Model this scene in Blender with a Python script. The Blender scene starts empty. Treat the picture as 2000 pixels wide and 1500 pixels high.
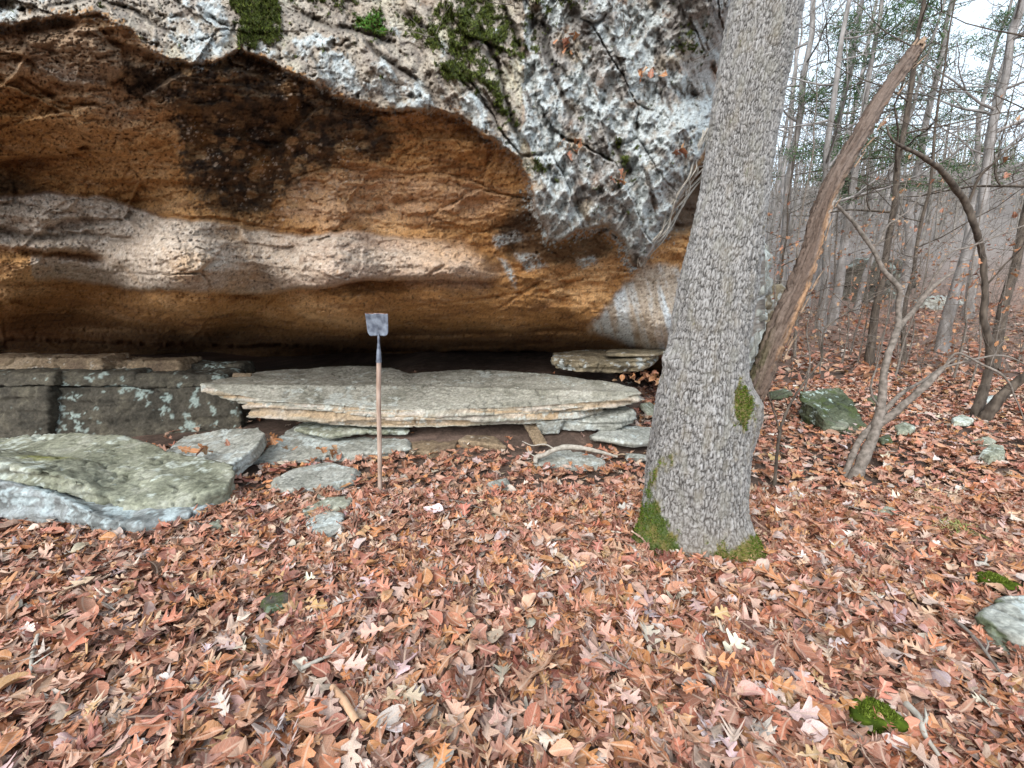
import bpy, math, random
import numpy as np
from mathutils import Vector
rng = np.random.default_rng(7)
random.seed(7)
S = bpy.context.scene

# ------------------------------------------------------------------ camera, light, exposure
F = 839.0
PITCH = math.radians(11.6)
CZ = 1.6
cam = bpy.data.cameras.new('camera')
cam.sensor_width = 36.0
cam.lens = 36.0 * F / 2000.0
cam.clip_start = 0.05
cam.clip_end = 1500
camo = bpy.data.objects.new('camera', cam)
S.collection.objects.link(camo)
camo.location = (0, 0, CZ)
camo.rotation_euler = (math.radians(90) - PITCH, 0, 0)
S.camera = camo

world = bpy.data.worlds.new("World")
S.world = world
world.use_nodes = True
wn = world.node_tree
wn.nodes.clear()
sky = wn.nodes.new('ShaderNodeTexSky')
sky.sky_type = 'NISHITA'
sky.sun_disc = False
sky.sun_elevation = math.radians(37)
sky.sun_rotation = math.radians(205)
sky.air_density = 1.0
sky.dust_density = 4.0
sky.ozone_density = 1.0
hsv = wn.nodes.new('ShaderNodeHueSaturation')
hsv.inputs['Saturation'].default_value = 0.35
bg = wn.nodes.new('ShaderNodeBackground')
bg.inputs['Strength'].default_value = 0.15
wo = wn.nodes.new('ShaderNodeOutputWorld')
wn.links.new(sky.outputs[0], hsv.inputs['Color'])
veil = wn.nodes.new('ShaderNodeMix')      # thin even cloud layer over the clear-sky model
veil.data_type = 'RGBA'
veil.inputs['Factor'].default_value = 0.6
veil.inputs['B'].default_value = (6.3, 7.7, 9.0, 1)
wn.links.new(hsv.outputs[0], veil.inputs['A'])
wn.links.new(veil.outputs['Result'], bg.inputs[0])
wn.links.new(bg.outputs[0], wo.inputs[0])
sl = bpy.data.lights.new('sun', 'SUN')
sl.energy = 1.5
sl.angle = math.radians(42)
sl.color = (1.0, 0.95, 0.88)
so = bpy.data.objects.new('sun', sl)
S.collection.objects.link(so)
_az = math.radians(205)
_el = math.radians(37)
_d = Vector((math.sin(_az) * math.cos(_el), math.cos(_az) * math.cos(_el), math.sin(_el)))
so.rotation_euler = _d.to_track_quat('Z', 'Y').to_euler()
S.view_settings.view_transform = 'Standard'
S.view_settings.look = 'None'
S.view_settings.gamma = 1.0
S.view_settings.exposure = 0.82
S.view_settings.use_curve_mapping = False
S.cycles.max_bounces = 6
S.cycles.diffuse_bounces = 4

# ------------------------------------------------------------------ numeric helpers
CP, SP = math.cos(PITCH), math.sin(PITCH)


def at(px, py, Y):
    """world point seen at photo pixel (px,py) at forward distance Y"""
    a = (np.asarray(px, float) - 1000) / F
    b = (750 - np.asarray(py, float)) / F
    dy = CP + b * SP
    dz = -SP + b * CP
    t = np.asarray(Y, float) / dy
    return np.stack([a * t, dy * t, CZ + dz * t], -1)


def at1(px, py, Y):
    return tuple(float(c) for c in at(px, py, Y))


def topix(P):
    x, y, z = P[..., 0], P[..., 1], P[..., 2] - CZ
    d = y * CP - z * SP
    u = y * SP + z * CP
    d = np.where(d < 0.05, 0.05, d)
    return 1000 + F * x / d, 750 - F * u / d


_G = rng.normal(size=(4096, 3))
_G /= np.linalg.norm(_G, axis=1)[:, None]
_R = rng.random((4096, 3))


def _h(ix, iy, iz):
    return ((ix * 73856093) ^ (iy * 19349663) ^ (iz * 83492791) ^ ((ix + iy * 7) >> 3)) & 4095


def pn(P):
    P = np.asarray(P, float)
    i = np.floor(P).astype(np.int64)
    f = P - i
    w = f * f * f * (f * (f * 6 - 15) + 10)
    out = 0
    for dx in (0, 1):
        for dy in (0, 1):
            for dz in (0, 1):
                g = _G[_h(i[:, 0] + dx, i[:, 1] + dy, i[:, 2] + dz)]
                d = g[:, 0] * (f[:, 0] - dx) + g[:, 1] * (f[:, 1] - dy) + g[:, 2] * (f[:, 2] - dz)
                out = out + d * (w[:, 0] if dx else 1 - w[:, 0]) * (w[:, 1] if dy else 1 - w[:, 1]) * (w[:, 2] if dz else 1 - w[:, 2])
    return out * 1.5


def fbm(P, sc=1.0, oct=4, gain=.5, ridge=False, off=0.0):
    P = np.asarray(P, float) * sc + off
    a, s, o = 1.0, 0, 0
    for k in range(oct):
        n = pn(P)
        if ridge:
            n = 1 - 2.2 * np.abs(n)
        o = o + a * n
        s += a
        a *= gain
        P = P * 2.03 + 17.3
    return o / s


def vor(P2, jit=.85):
    """2-D voronoi: returns F1, F2-F1, cell random"""
    i = np.floor(P2).astype(np.int64)
    f1 = np.full(len(P2), 9.)
    f2 = np.full(len(P2), 9.)
    r = np.zeros(len(P2))
    for dx in (-1, 0, 1):
        for dy in (-1, 0, 1):
            h = _h(i[:, 0] + dx, i[:, 1] + dy, i[:, 0] * 0 + 5)
            c = i + (dx, dy) + .5 + (_R[h, :2] - .5) * jit
            d = np.hypot(P2[:, 0] - c[:, 0], P2[:, 1] - c[:, 1])
            n = d < f1
            f2 = np.where(n, f1, np.minimum(f2, d))
            r = np.where(n, _R[h, 2], r)
            f1 = np.where(n, d, f1)
    return f1, f2 - f1, r


def facet(P2, jit=.85):
    """broken-rock facets: each cell is a plane with its own tilt and level"""
    i = np.floor(P2).astype(np.int64)
    f1 = np.full(len(P2), 9.)
    f2 = np.full(len(P2), 9.)
    o = np.zeros(len(P2))
    for dx in (-1, 0, 1):
        for dy in (-1, 0, 1):
            h = _h(i[:, 0] + dx, i[:, 1] + dy, i[:, 0] * 0 + 11)
            c = i + (dx, dy) + .5 + (_R[h, :2] - .5) * jit
            q = P2 - c
            dd = np.hypot(q[:, 0], q[:, 1])
            g = _R[(h * 7 + 3) & 4095] - .5
            val = q[:, 0] * g[:, 0] * 1.6 + q[:, 1] * g[:, 1] * 1.6 + g[:, 2]
            n = dd < f1
            f2 = np.where(n, f1, np.minimum(f2, dd))
            o = np.where(n, val, o)
            f1 = np.where(n, dd, f1)
    return o, f2 - f1


def ss(a, b, x):
    t = np.clip((x - a) / (b - a), 0, 1)
    return t * t * (3 - 2 * t)


def pdist(u, v, poly):
    """signed distance to polygon, positive inside"""
    poly = np.array(poly, float)
    n = len(poly)
    d = np.full(u.shape, 1e18)
    ins = np.zeros(u.shape, bool)
    for k in range(n):
        a, b = poly[k], poly[(k + 1) % n]
        e = b - a
        wx, wy = u - a[0], v - a[1]
        t = np.clip((wx * e[0] + wy * e[1]) / max(1e-9, e @ e), 0, 1)
        d = np.minimum(d, (wx - t * e[0]) ** 2 + (wy - t * e[1]) ** 2)
        c = ((a[1] <= v) & (b[1] > v)) | ((b[1] <= v) & (a[1] > v))
        if abs(e[1]) > 1e-9:
            xx = a[0] + (v - a[1]) * e[0] / e[1]
            ins ^= c & (u < xx)
    d = np.sqrt(d)
    return np.where(ins, d, -d)


def mix(a, b, t):
    t = np.asarray(t)[:, None]
    return a * (1 - t) + np.asarray(b, float) * t


def make(name, V, Fc, mat, parent=None, col=None, smooth=True, uv=None, loc=None):
    """link ONE mesh object from numpy verts and a list/array of faces (tri or quad rows)"""
    V = np.asarray(V, np.float32)
    me = bpy.data.meshes.new(name)
    me.vertices.add(len(V))
    me.vertices.foreach_set('co', V.ravel())
    if isinstance(Fc, np.ndarray):
        groups = [Fc]
    else:
        groups = [np.array([f for f in Fc if len(f) == k]) for k in sorted({len(f) for f in Fc})]
    idx = np.concatenate([g.ravel() for g in groups]).astype(np.int32)
    cnt = np.concatenate([np.full(len(g), g.shape[1]) for g in groups]).astype(np.int32)
    me.loops.add(len(idx))
    me.loops.foreach_set('vertex_index', idx)
    me.polygons.add(len(cnt))
    st = np.zeros(len(cnt), np.int32)
    st[1:] = np.cumsum(cnt)[:-1]
    me.polygons.foreach_set('loop_start', st)
    me.polygons.foreach_set('use_smooth', np.full(len(cnt), smooth))
    me.update(calc_edges=True)
    if col is not None:
        at_ = me.color_attributes.new('Col', 'FLOAT_COLOR', 'POINT')
        c = np.ones((len(V), 4), np.float32)
        c[:, :3] = np.clip(col, 0, 1)
        at_.data.foreach_set('color', c.ravel())
    if uv is not None:
        l = me.uv_layers.new(name='UVMap')
        l.data.foreach_set('uv', np.asarray(uv, np.float32)[idx].ravel())
    me.validate()
    me.materials.append(mat)
    o = bpy.data.objects.new(name, me)
    S.collection.objects.link(o)
    if parent is not None:
        o.parent = parent
    return o


def tag(o, label=None, cat=None, group=None, kind=None):
    if label:
        o['label'] = label
    if cat:
        o['category'] = cat
    if group:
        o['group'] = group
    if kind:
        o['kind'] = kind
    return o


def empty(name, loc):
    o = bpy.data.objects.new(name, None)
    o.empty_display_size = .1
    S.collection.objects.link(o)
    o.location = loc
    return o


# ------------------------------------------------------------------ materials
def mat_attr(name, rough=.9, nscale=40., bump=.3, vary=.35, dist=.01, spec=.25, stretch=(1, 1, 1)):
    """colour attribute x fine procedural grain, with fine bump"""
    m = bpy.data.materials.new(name)
    m.use_nodes = True
    n = m.node_tree
    p = n.nodes['Principled BSDF']
    p.inputs['Roughness'].default_value = rough
    p.inputs['Specular IOR Level'].default_value = spec
    a = n.nodes.new('ShaderNodeVertexColor')
    a.layer_name = 'Col'
    tc = n.nodes.new('ShaderNodeTexCoord')
    mp = n.nodes.new('ShaderNodeMapping')
    mp.inputs['Scale'].default_value = stretch
    n.links.new(tc.outputs['Object'], mp.inputs[0])
    no = n.nodes.new('ShaderNodeTexNoise')
    no.inputs['Scale'].default_value = nscale
    no.inputs['Detail'].default_value = 6
    no.inputs['Roughness'].default_value = .7
    n.links.new(mp.outputs[0], no.inputs['Vector'])
    mr = n.nodes.new('ShaderNodeMapRange')
    mr.inputs[1].default_value = .25
    mr.inputs[2].default_value = .75
    mr.inputs[3].default_value = 1 - vary
    mr.inputs[4].default_value = 1 + vary
    n.links.new(no.outputs['Fac'], mr.inputs[0])
    mu = n.nodes.new('ShaderNodeVectorMath')
    mu.operation = 'SCALE'
    n.links.new(a.outputs['Color'], mu.inputs[0])
    n.links.new(mr.outputs[0], mu.inputs['Scale'])
    n.links.new(mu.outputs[0], p.inputs['Base Color'])
    bu = n.nodes.new('ShaderNodeBump')
    bu.inputs['Strength'].default_value = bump
    bu.inputs['Distance'].default_value = dist
    n.links.new(no.outputs['Fac'], bu.inputs['Height'])
    n.links.new(bu.outputs[0], p.inputs['Normal'])
    return m


def mat_plain(name, c1, c2, scale=20, rough=.85, bump=.3, metal=0., dist=.005, stretch=(1, 1, 1), spec=.25):
    m = bpy.data.materials.new(name)
    m.use_nodes = True
    n = m.node_tree
    p = n.nodes['Principled BSDF']
    p.inputs['Roughness'].default_value = rough
    p.inputs['Metallic'].default_value = metal
    p.inputs['Specular IOR Level'].default_value = spec
    tc = n.nodes.new('ShaderNodeTexCoord')
    mp = n.nodes.new('ShaderNodeMapping')
    mp.inputs['Scale'].default_value = stretch
    n.links.new(tc.outputs['Object'], mp.inputs[0])
    no = n.nodes.new('ShaderNodeTexNoise')
    no.inputs['Scale'].default_value = scale
    no.inputs['Detail'].default_value = 6
    n.links.new(mp.outputs[0], no.inputs['Vector'])
    cr = n.nodes.new('ShaderNodeValToRGB')
    cr.color_ramp.elements[0].color = (*c1, 1)
    cr.color_ramp.elements[0].position = .32
    cr.color_ramp.elements[1].color = (*c2, 1)
    cr.color_ramp.elements[1].position = .68
    n.links.new(no.outputs['Fac'], cr.inputs[0])
    n.links.new(cr.outputs[0], p.inputs['Base Color'])
    bu = n.nodes.new('ShaderNodeBump')
    bu.inputs['Strength'].default_value = bump
    bu.inputs['Distance'].default_value = dist
    n.links.new(no.outputs['Fac'], bu.inputs['Height'])
    n.links.new(bu.outputs[0], p.inputs['Normal'])
    return m


M_ROCK = mat_attr('weathered_sandstone', nscale=48, bump=.95, vary=.42, dist=.012)
M_BARK = mat_attr('oak_bark', nscale=90, bump=.5, vary=.3, dist=.004)
M_SOIL = mat_attr('woodland_soil', nscale=30, bump=.8, vary=.5, dist=.02)
M_MOSS = mat_attr('moss', nscale=60, bump=.3, vary=.4, rough=1.0, spec=.05)
M_WOODD = mat_attr('dead_wood', nscale=60, bump=.6, vary=.35, dist=.005)
M_GREY = mat_plain('grey_bark', (.15, .135, .125), (.38, .355, .34), 9, stretch=(1, 1, .3))
M_FAR = mat_plain('far_bark', (.12, .105, .09), (.30, .275, .25), 5)
M_DARK = mat_plain('dark_bark', (.045, .035, .028), (.15, .12, .095), 20, stretch=(1, 1, .3))
M_TWIG = mat_plain('twig_bark', (.10, .085, .07), (.26, .22, .19), 30)
M_PALE = mat_plain('bleached_wood', (.26, .23, .19), (.48, .44, .38), 30)


def mat_leaf(name, use_obj):
    m = bpy.data.materials.new(name)
    m.use_nodes = True
    n = m.node_tree
    p = n.nodes['Principled BSDF']
    p.inputs['Roughness'].default_value = .55
    p.inputs['Specular IOR Level'].default_value = .35
    if use_obj:
        a = n.nodes.new('ShaderNodeObjectInfo')
        co = a.outputs['Color']
    else:
        a = n.nodes.new('ShaderNodeVertexColor')
        a.layer_name = 'Col'
        co = a.outputs['Color']
    uv = n.nodes.new('ShaderNodeUVMap')
    sx = n.nodes.new('ShaderNodeSeparateXYZ')
    n.links.new(uv.outputs[0], sx.inputs[0])
    # pale midrib and side veins from the leaf's own UV
    ab = n.nodes.new('ShaderNodeMath')
    ab.operation = 'SUBTRACT'
    ab.inputs[1].default_value = .5
    n.links.new(sx.outputs[0], ab.inputs[0])
    ab2 = n.nodes.new('ShaderNodeMath')
    ab2.operation = 'ABSOLUTE'
    n.links.new(ab.outputs[0], ab2.inputs[0])
    vr = n.nodes.new('ShaderNodeMapRange')
    vr.inputs[1].default_value = .012
    vr.inputs[2].default_value = .04
    vr.inputs[3].default_value = .55
    vr.inputs[4].default_value = 0
    n.links.new(ab2.outputs[0], vr.inputs[0])
    ad = n.nodes.new('ShaderNodeMath')
    ad.operation = 'MULTIPLY_ADD'
    ad.inputs[1].default_value = -1.0
    n.links.new(ab2.outputs[0], ad.inputs[0])
    n.links.new(sx.outputs[1], ad.inputs[2])
    sn = n.nodes.new('ShaderNodeMath')
    sn.operation = 'MULTIPLY'
    sn.inputs[1].default_value = 44.
    n.links.new(ad.outputs[0], sn.inputs[0])
    sn2 = n.nodes.new('ShaderNodeMath')
    sn2.operation = 'SINE'
    n.links.new(sn.outputs[0], sn2.inputs[0])
    v2 = n.nodes.new('ShaderNodeMapRange')
    v2.inputs[1].default_value = .82
    v2.inputs[2].default_value = 1.
    v2.inputs[3].default_value = 0
    v2.inputs[4].default_value = .22
    n.links.new(sn2.outputs[0], v2.inputs[0])
    mx = n.nodes.new('ShaderNodeMath')
    mx.operation = 'MAXIMUM'
    n.links.new(vr.outputs[0], mx.inputs[0])
    n.links.new(v2.outputs[0], mx.inputs[1])
    no = n.nodes.new('ShaderNodeTexNoise')
    no.inputs['Scale'].default_value = 35
    no.inputs['Detail'].default_value = 4
    tc = n.nodes.new('ShaderNodeTexCoord')
    n.links.new(tc.outputs['Object'], no.inputs['Vector'])
    mr = n.nodes.new('ShaderNodeMapRange')
    mr.inputs[1].default_value = .3
    mr.inputs[2].default_value = .7
    mr.inputs[3].default_value = .72
    mr.inputs[4].default_value = 1.22
    n.links.new(no.outputs['Fac'], mr.inputs[0])
    mu = n.nodes.new('ShaderNodeVectorMath')
    mu.operation = 'SCALE'
    n.links.new(co, mu.inputs[0])
    n.links.new(mr.outputs[0], mu.inputs['Scale'])
    mm = n.nodes.new('ShaderNodeMix')
    mm.data_type = 'RGBA'
    n.links.new(mx.outputs[0], mm.inputs['Factor'])
    n.links.new(mu.outputs[0], mm.inputs['A'])
    mm.inputs['B'].default_value = (.55, .40, .30, 1)
    n.links.new(mm.outputs['Result'], p.inputs['Base Color'])
    bu = n.nodes.new('ShaderNodeBump')
    bu.inputs['Strength'].default_value = .35
    bu.inputs['Distance'].default_value = .003
    n.links.new(mx.outputs[0], bu.inputs['Height'])
    n.links.new(bu.outputs[0], p.inputs['Normal'])
    return m


M_LEAF = mat_leaf('dry_leaf_colours', False)
M_LEAFO = mat_leaf('dry_leaf', True)


# ------------------------------------------------------------------ ground
def gh(x, y):
    x = np.asarray(x, float)
    y = np.asarray(y, float)
    P = np.stack([x, y, np.zeros_like(x)], -1).reshape(-1, 3)
    n = (fbm(P, .9, 3) * .07 + fbm(P, .25, 2, off=9.) * .10).reshape(x.shape)
    n = n * ss(0, 2.5, np.hypot(x, y - 3) - .3) + 0
    cave = ss(3.75, 5.6, y) * .42 * (1 - ss(1.3, 2.2, x)) * (.25 + .75 * ss(-2.7, -1.5, x))
    right = np.clip(y - 5, 0, 8) * .025 + ss(2.5, 8, x) * .10
    hill = np.clip(y - 10.5, 0, 42) * .27 * ss(1, 5, x + y * .1) + np.clip(y - 53, 0, 60) * .06
    rise = np.clip(x - 14, 0, 40) * .12
    back = np.clip(-y - 4, 0, 60) * -.08
    return n + cave + right + hill + rise + back


def g1(x, y):
    return float(gh(np.array([x]), np.array([y]))[0])


def ground_at(px, py):
    """pixel -> point on the ground by marching"""
    a = (px - 1000) / F
    b = (750 - py) / F
    d = np.array([a, CP + b * SP, -SP + b * CP])
    t = .8
    while t < 60:
        p = np.array([0, 0, CZ]) + d * t
        if p[2] <= g1(p[0], p[1]):
            break
        t += .03
    return p


def graded(a, b, lo, hi, step, grow=1.16):
    core = list(np.arange(lo, hi, step))
    s, x, L = step, lo, []
    while x > a:
        s *= grow
        x -= s
        L.append(x)
    s, x, Rr = step, hi, []
    while x < b:
        Rr.append(x)
        s *= grow
        x += s
    return np.array(L[::-1] + core + Rr)


gx = graded(-300, 400, -4, 6, .06)
gy = graded(-200, 700, .5, 7.5, .06)
GX, GY = np.meshgrid(gx, gy)
GZ = gh(GX, GY)
nv, nu = GX.shape
P = np.stack([GX, GY, GZ], -1).reshape(-1, 3)


def gridf(nv, nu):
    i = np.arange(nv * nu).reshape(nv, nu)
    return np.stack([i[:-1, :-1], i[:-1, 1:], i[1:, 1:], i[1:, :-1]], -1).reshape(-1, 4)


n1 = fbm(P * (1, 1, 0), .8, 4)
n2 = fbm(P * (1, 1, 0), 9, 3, off=3.)
P[:, 2] += n2 * .012 * (np.abs(P[:, 0]) < 7)
base = mix(np.tile([.085, .058, .045], (len(P), 1)), (.17, .115, .09), ss(-.3, .4, n1 + n2))
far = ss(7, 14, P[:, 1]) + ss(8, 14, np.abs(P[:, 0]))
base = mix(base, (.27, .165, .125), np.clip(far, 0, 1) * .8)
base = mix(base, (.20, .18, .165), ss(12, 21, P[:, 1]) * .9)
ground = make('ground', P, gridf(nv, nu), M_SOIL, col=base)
tag(ground, 'brown forest floor deep in fallen oak leaves', None, None, 'structure')

# ------------------------------------------------------------------ overhanging bluff (relief built from surveyed depths)
ctl = [(-500, -700, 4.4), (0, -700, 4.6), (600, -700, 4.8), (1100, -700, 5.0), (1450, -700, 5.6),
       (-500, -300, 2.9), (0, -300, 3.4), (500, -300, 4.0), (1000, -300, 4.4), (1400, -300, 5.0),
       (-500, 0, 2.5), (0, -20, 2.75), (300, 0, 3.05), (600, 0, 3.6), (900, 0, 3.95), (1100, 0, 4.15), (1300, 0, 4.45), (1440, 0, 5.0),
       (-500, 60, 2.4), (0, 60, 2.62), (200, 80, 2.75), (400, 120, 2.95), (600, 150, 3.2), (800, 205, 3.45), (950, 260, 3.65), (1040, 370, 3.85),
       (0, 200, 3.0), (200, 220, 3.15), (400, 260, 3.4), (600, 300, 3.7), (800, 330, 3.9), (950, 380, 4.1),
       (-500, 200, 2.8), (-500, 380, 3.3), (0, 375, 3.6), (250, 400, 3.85), (500, 430, 4.15), (750, 440, 4.25), (900, 450, 4.3),
       (-500, 520, 3.4), (0, 500, 3.7), (250, 540, 3.95), (500, 560, 4.25), (750, 545, 4.35), (950, 530, 4.45),
       (-500, 600, 4.3), (0, 600, 4.25), (300, 615, 4.45), (600, 620, 4.62), (850, 615, 4.7), (1000, 615, 4.9),
       (-500, 700, 8.6), (0, 635, 5.0), (0, 662, 6.8), (0, 690, 8.8), (400, 648, 5.3), (400, 672, 7.2), (400, 700, 9.4), (700, 650, 5.4), (700, 680, 7.6), (700, 705, 10.), (1000, 652, 5.6), (1000, 680, 7.2), (1000, 700, 9.), (1150, 665, 5.8), (1150, 690, 7.2),
       (-500, 780, 10.), (0, 780, 11.), (500, 780, 11.), (1000, 780, 11.), (1300, 780, 9.), (1450, 780, 9.),
       (1040, 150, 4.0), (1200, 100, 4.15), (1200, 300, 4.1), (1300, 200, 4.35), (1390, 250, 4.7), (1440, 300, 6.0),
       (1100, 460, 4.05), (1180, 440, 4.15), (1250, 490, 4.3), (1010, 480, 4.5), (1100, 560, 4.85), (1180, 540, 4.7),
       (1150, 645, 5.2), (1230, 560, 4.85), (1300, 560, 4.85), (1290, 680, 5.15), (1390, 600, 5.6), (1390, 480, 5.5), (1480, 600, 8), (1500, 200, 8.5), (1500, 0, 8)]
C = np.array(ctl, float)


def tps(C, u, v, lam=.4):
    X = C[:, :2] / 300.
    n = len(X)

    def k(r2):
        return r2 * np.log(np.sqrt(r2) + 1e-9)
    D = ((X[:, None] - X[None]) ** 2).sum(-1)
    A = np.zeros((n + 3, n + 3))
    A[:n, :n] = k(D) + lam * .02 * np.eye(n)
    A[:n, n] = 1
    A[:n, n + 1:] = X
    A[n, :n] = 1
    A[n + 1:, :n] = X.T
    w = np.linalg.solve(A, np.concatenate([C[:, 2], [0, 0, 0]]))
    Q = np.stack([u, v], -1).reshape(-1, 2) / 300.
    o = w[n] + Q @ w[n + 1:]
    for j in range(n):
        o += w[j] * k(((Q - X[j]) ** 2).sum(-1))
    return o.reshape(u.shape)


cu = graded(-520, 1500, -20, 1450, 2.25, 1.12)
cv = graded(-750, 790, -15, 735, 2.25, 1.12)
cu = cu[(cu < 1510)]
cv = cv[(cv < 795)]
U, Vv = np.meshgrid(cu, cv)
nv, nu = U.shape
u, v = U.ravel(), Vv.ravel()
D0 = tps(C, u, v)
Q = np.stack([u, v, u * 0], -1)
wu = u + 14 * fbm(Q, .012, 3) + 5 * fbm(Q, .05, 3, off=5.)
wv = v + 10 * fbm(Q, .012, 3, off=31.) + 4 * fbm(Q, .05, 3, off=11.)


def line(pts):
    p = np.array(pts, float)
    return wv - np.interp(wu, p[:, 0], p[:, 1]), (ss(p[0, 0] - 1, p[0, 0] + 40, wu) * (1 - ss(p[-1, 0] - 40, p[-1, 0] + 1, wu)))


LIP = [(-520, -80), (-100, 30), (0, 52), (70, 40), (130, 22), (200, 25), (260, 60), (320, 118), (385, 125), (440, 110), (470, 95), (530, 118), (600, 155), (650, 185), (700, 198), (760, 212), (850, 215), (900, 232), (960, 268), (1010, 310), (1045, 380)]
_lw = 12 * fbm(Q, .035, 4, .6, off=701.)
wv = wv + _lw
dl, el = line(LIP)
wv = wv - _lw
el = np.where(wu < -100, 1, el)
below = ss(-2, 8, dl)
d = D0.copy()
d += el * (.05 + .09 * ss(300, 520, u)) * below * np.exp(-np.clip(dl, 0, None) / 55)
d -= el * .05 * np.exp(-(dl / 16) ** 2)
# pale ledge band: two protruding shelves
bt, be = line([(-520, 382), (0, 382), (100, 376), (200, 384), (270, 408), (320, 425), (400, 430), (480, 445), (600, 455), (700, 452), (850, 470), (980, 500)])
be = np.where(wu < 500, np.where(wu > -480, 1, be), be)
bb, _ = line([(-520, 560), (0, 548), (60, 545), (150, 547), (250, 562), (400, 567), (500, 571), (600, 561), (700, 549), (800, 541), (960, 541), (980, 541)])
band = be * ss(-3, 6, bt) * (1 - ss(-4, 8, bb))
d -= band * .16 + band * .16 * np.exp(-((v - 505 - (u - 300) * .03) / 42) ** 2) + band * .10 * ss(250, 100, u) * np.exp(-((v - 425) / 22) ** 2)
d += be * .26 * ss(0, 6, bb) * np.exp(-np.clip(bb, 0, None) / 30)
gl, ge = line([(-520, 492), (0, 490), (60, 494), (130, 498), (200, 503), (215, 503)])
ge = np.where(wu < 60, 1, ge)
groove = ge * np.exp(-(gl / 9) ** 2)
d += groove * .16
gl2, ge2 = line([(-520, 452), (0, 452), (80, 462), (160, 458), (250, 466), (300, 470)])
ge2 = np.where(wu < 60, 1, ge2)
d += ge2 * np.exp(-(gl2 / 6) ** 2) * .09
# left tongue notch: brown below y 510 for x<60
# plate, top left
pl = pdist(wu, wv, [(50, 60), (110, 45), (190, 55), (240, 95), (238, 140), (205, 172), (140, 165), (85, 140), (40, 100)])
d -= .06 * ss(-3, 10, pl)
d += .03 * np.exp(-((pl + 5) / 6) ** 2)
tongue = pdist(wu, wv, [(120, 215), (190, 220), (240, 255), (240, 300), (205, 308), (140, 270)])
d -= .03 * ss(-2, 6, tongue)
# fracture with the lower sheet standing proud
c1, e1 = line([(560, 350), (640, 330), (730, 331), (800, 341), (850, 336), (920, 350), (960, 368), (1010, 390)])
d -= e1 * .05 * ss(-1, 4, c1) * np.exp(-np.clip(c1, 0, None) / 60)
d += e1 * .035 * np.exp(-(c1 / 2.6) ** 2)
for pts, a, w in (([(150, 105), (60, 100), (0, 95)][::-1], .03, 4), ([(330, 425), (420, 428), (520, 445), (620, 452)], .05, 4), ([(0, 130), (60, 165), (130, 200), (230, 215)], .05, 5),
                  ([(820, 500), (900, 478), (960, 490)], .04, 3), ([(0, 640), (300, 640), (500, 655)], .07, 7), ([(0, 588), (150, 596), (300, 610), (460, 622)], .06, 6),
                  ([(560, 610), (760, 600), (900, 590), (1050, 570), (1160, 540)], .05, 4), ([(560, 650), (800, 655), (1000, 650), (1160, 645)], .12, 6), ([(700, 690), (900, 676), (1100, 672)], .1, 5)):
    q, e = line(pts)
    d += e * a * np.exp(-(q / w) ** 2)
    d -= e * a * .6 * ss(0, 5, q) * np.exp(-np.clip(q, 0, None) / 25)
for (hx, hy, r) in ((102, 186, 9), (128, 193, 7), (2, 158, 6), (780, 398, 12), (808, 392, 9), (745, 410, 10), (185, 200, 4)):
    d += .07 * np.exp(-(((u - hx) / r) ** 2 + ((v - hy) / (r * .6)) ** 2))
q, _e = line([(-520, 640), (0, 656), (300, 668), (600, 673), (800, 680), (1000, 684), (1150, 690), (1300, 694)])
d += 2.2 * ss(0, 7, q) * ss(1330, 1240, u)
d -= .10 * np.exp(-((q + 14) / 14) ** 2) * ss(1200, 1000, u)
seam = np.zeros(len(u))
for pts, a, w in (([(905, -40), (935, 60), (965, 110), (985, 180), (1005, 250), (1030, 330)], .14, 16), ([(955, -40), (1000, 60), (1030, 120), (1050, 200)], .10, 14),
                  ([(850, 60), (880, 130), (930, 190), (990, 250)], .07, 9), ([(690, 60), (740, 110), (800, 150), (860, 195)], .06, 7), ([(560, 20), (640, 50), (700, 62), (790, 95)], .07, 7),
                  ([(780, 20), (850, 70), (900, 140), (960, 200)], .06, 9), ([(1035, 120), (1060, 260), (1085, 400), (1100, 470)], .10, 26), ([(1120, 170), (1150, 240), (1180, 330), (1195, 430)], .09, 22),
                  ([(1060, 120), (1150, 185), (1250, 250), (1335, 315)], .08, 10), ([(1225, 170), (1245, 300), (1262, 420)], .08, 30), ([(1275, -40), (1292, 120), (1330, 185), (1400, 200)], .12, 14),
                  ([(1130, 380), (1200, 370), (1260, 300), (1330, 300)], .07, 10), ([(1290, 60), (1340, 50), (1390, 80), (1420, 140)], .1, 9), ([(590, 60), (620, 130), (650, 190)], .05, 9),
                  ([(380, -30), (400, 30), (455, 60), (470, 100)], .06, 8), ([(100, 10), (180, -5), (260, 20), (330, 60), (380, 120)], .04, 5)):
    q, e = line(pts)
    g = e * np.exp(-(q / w) ** 2)
    wl_ = ss(1020, 1060, u)
    a = a * (1 - .45 * wl_)
    d += a * g
    d -= e * a * .7 * ss(0, w * .7, q) * np.exp(-np.clip(q, 0, None) / 70)
    seam = np.maximum(seam, g)
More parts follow.
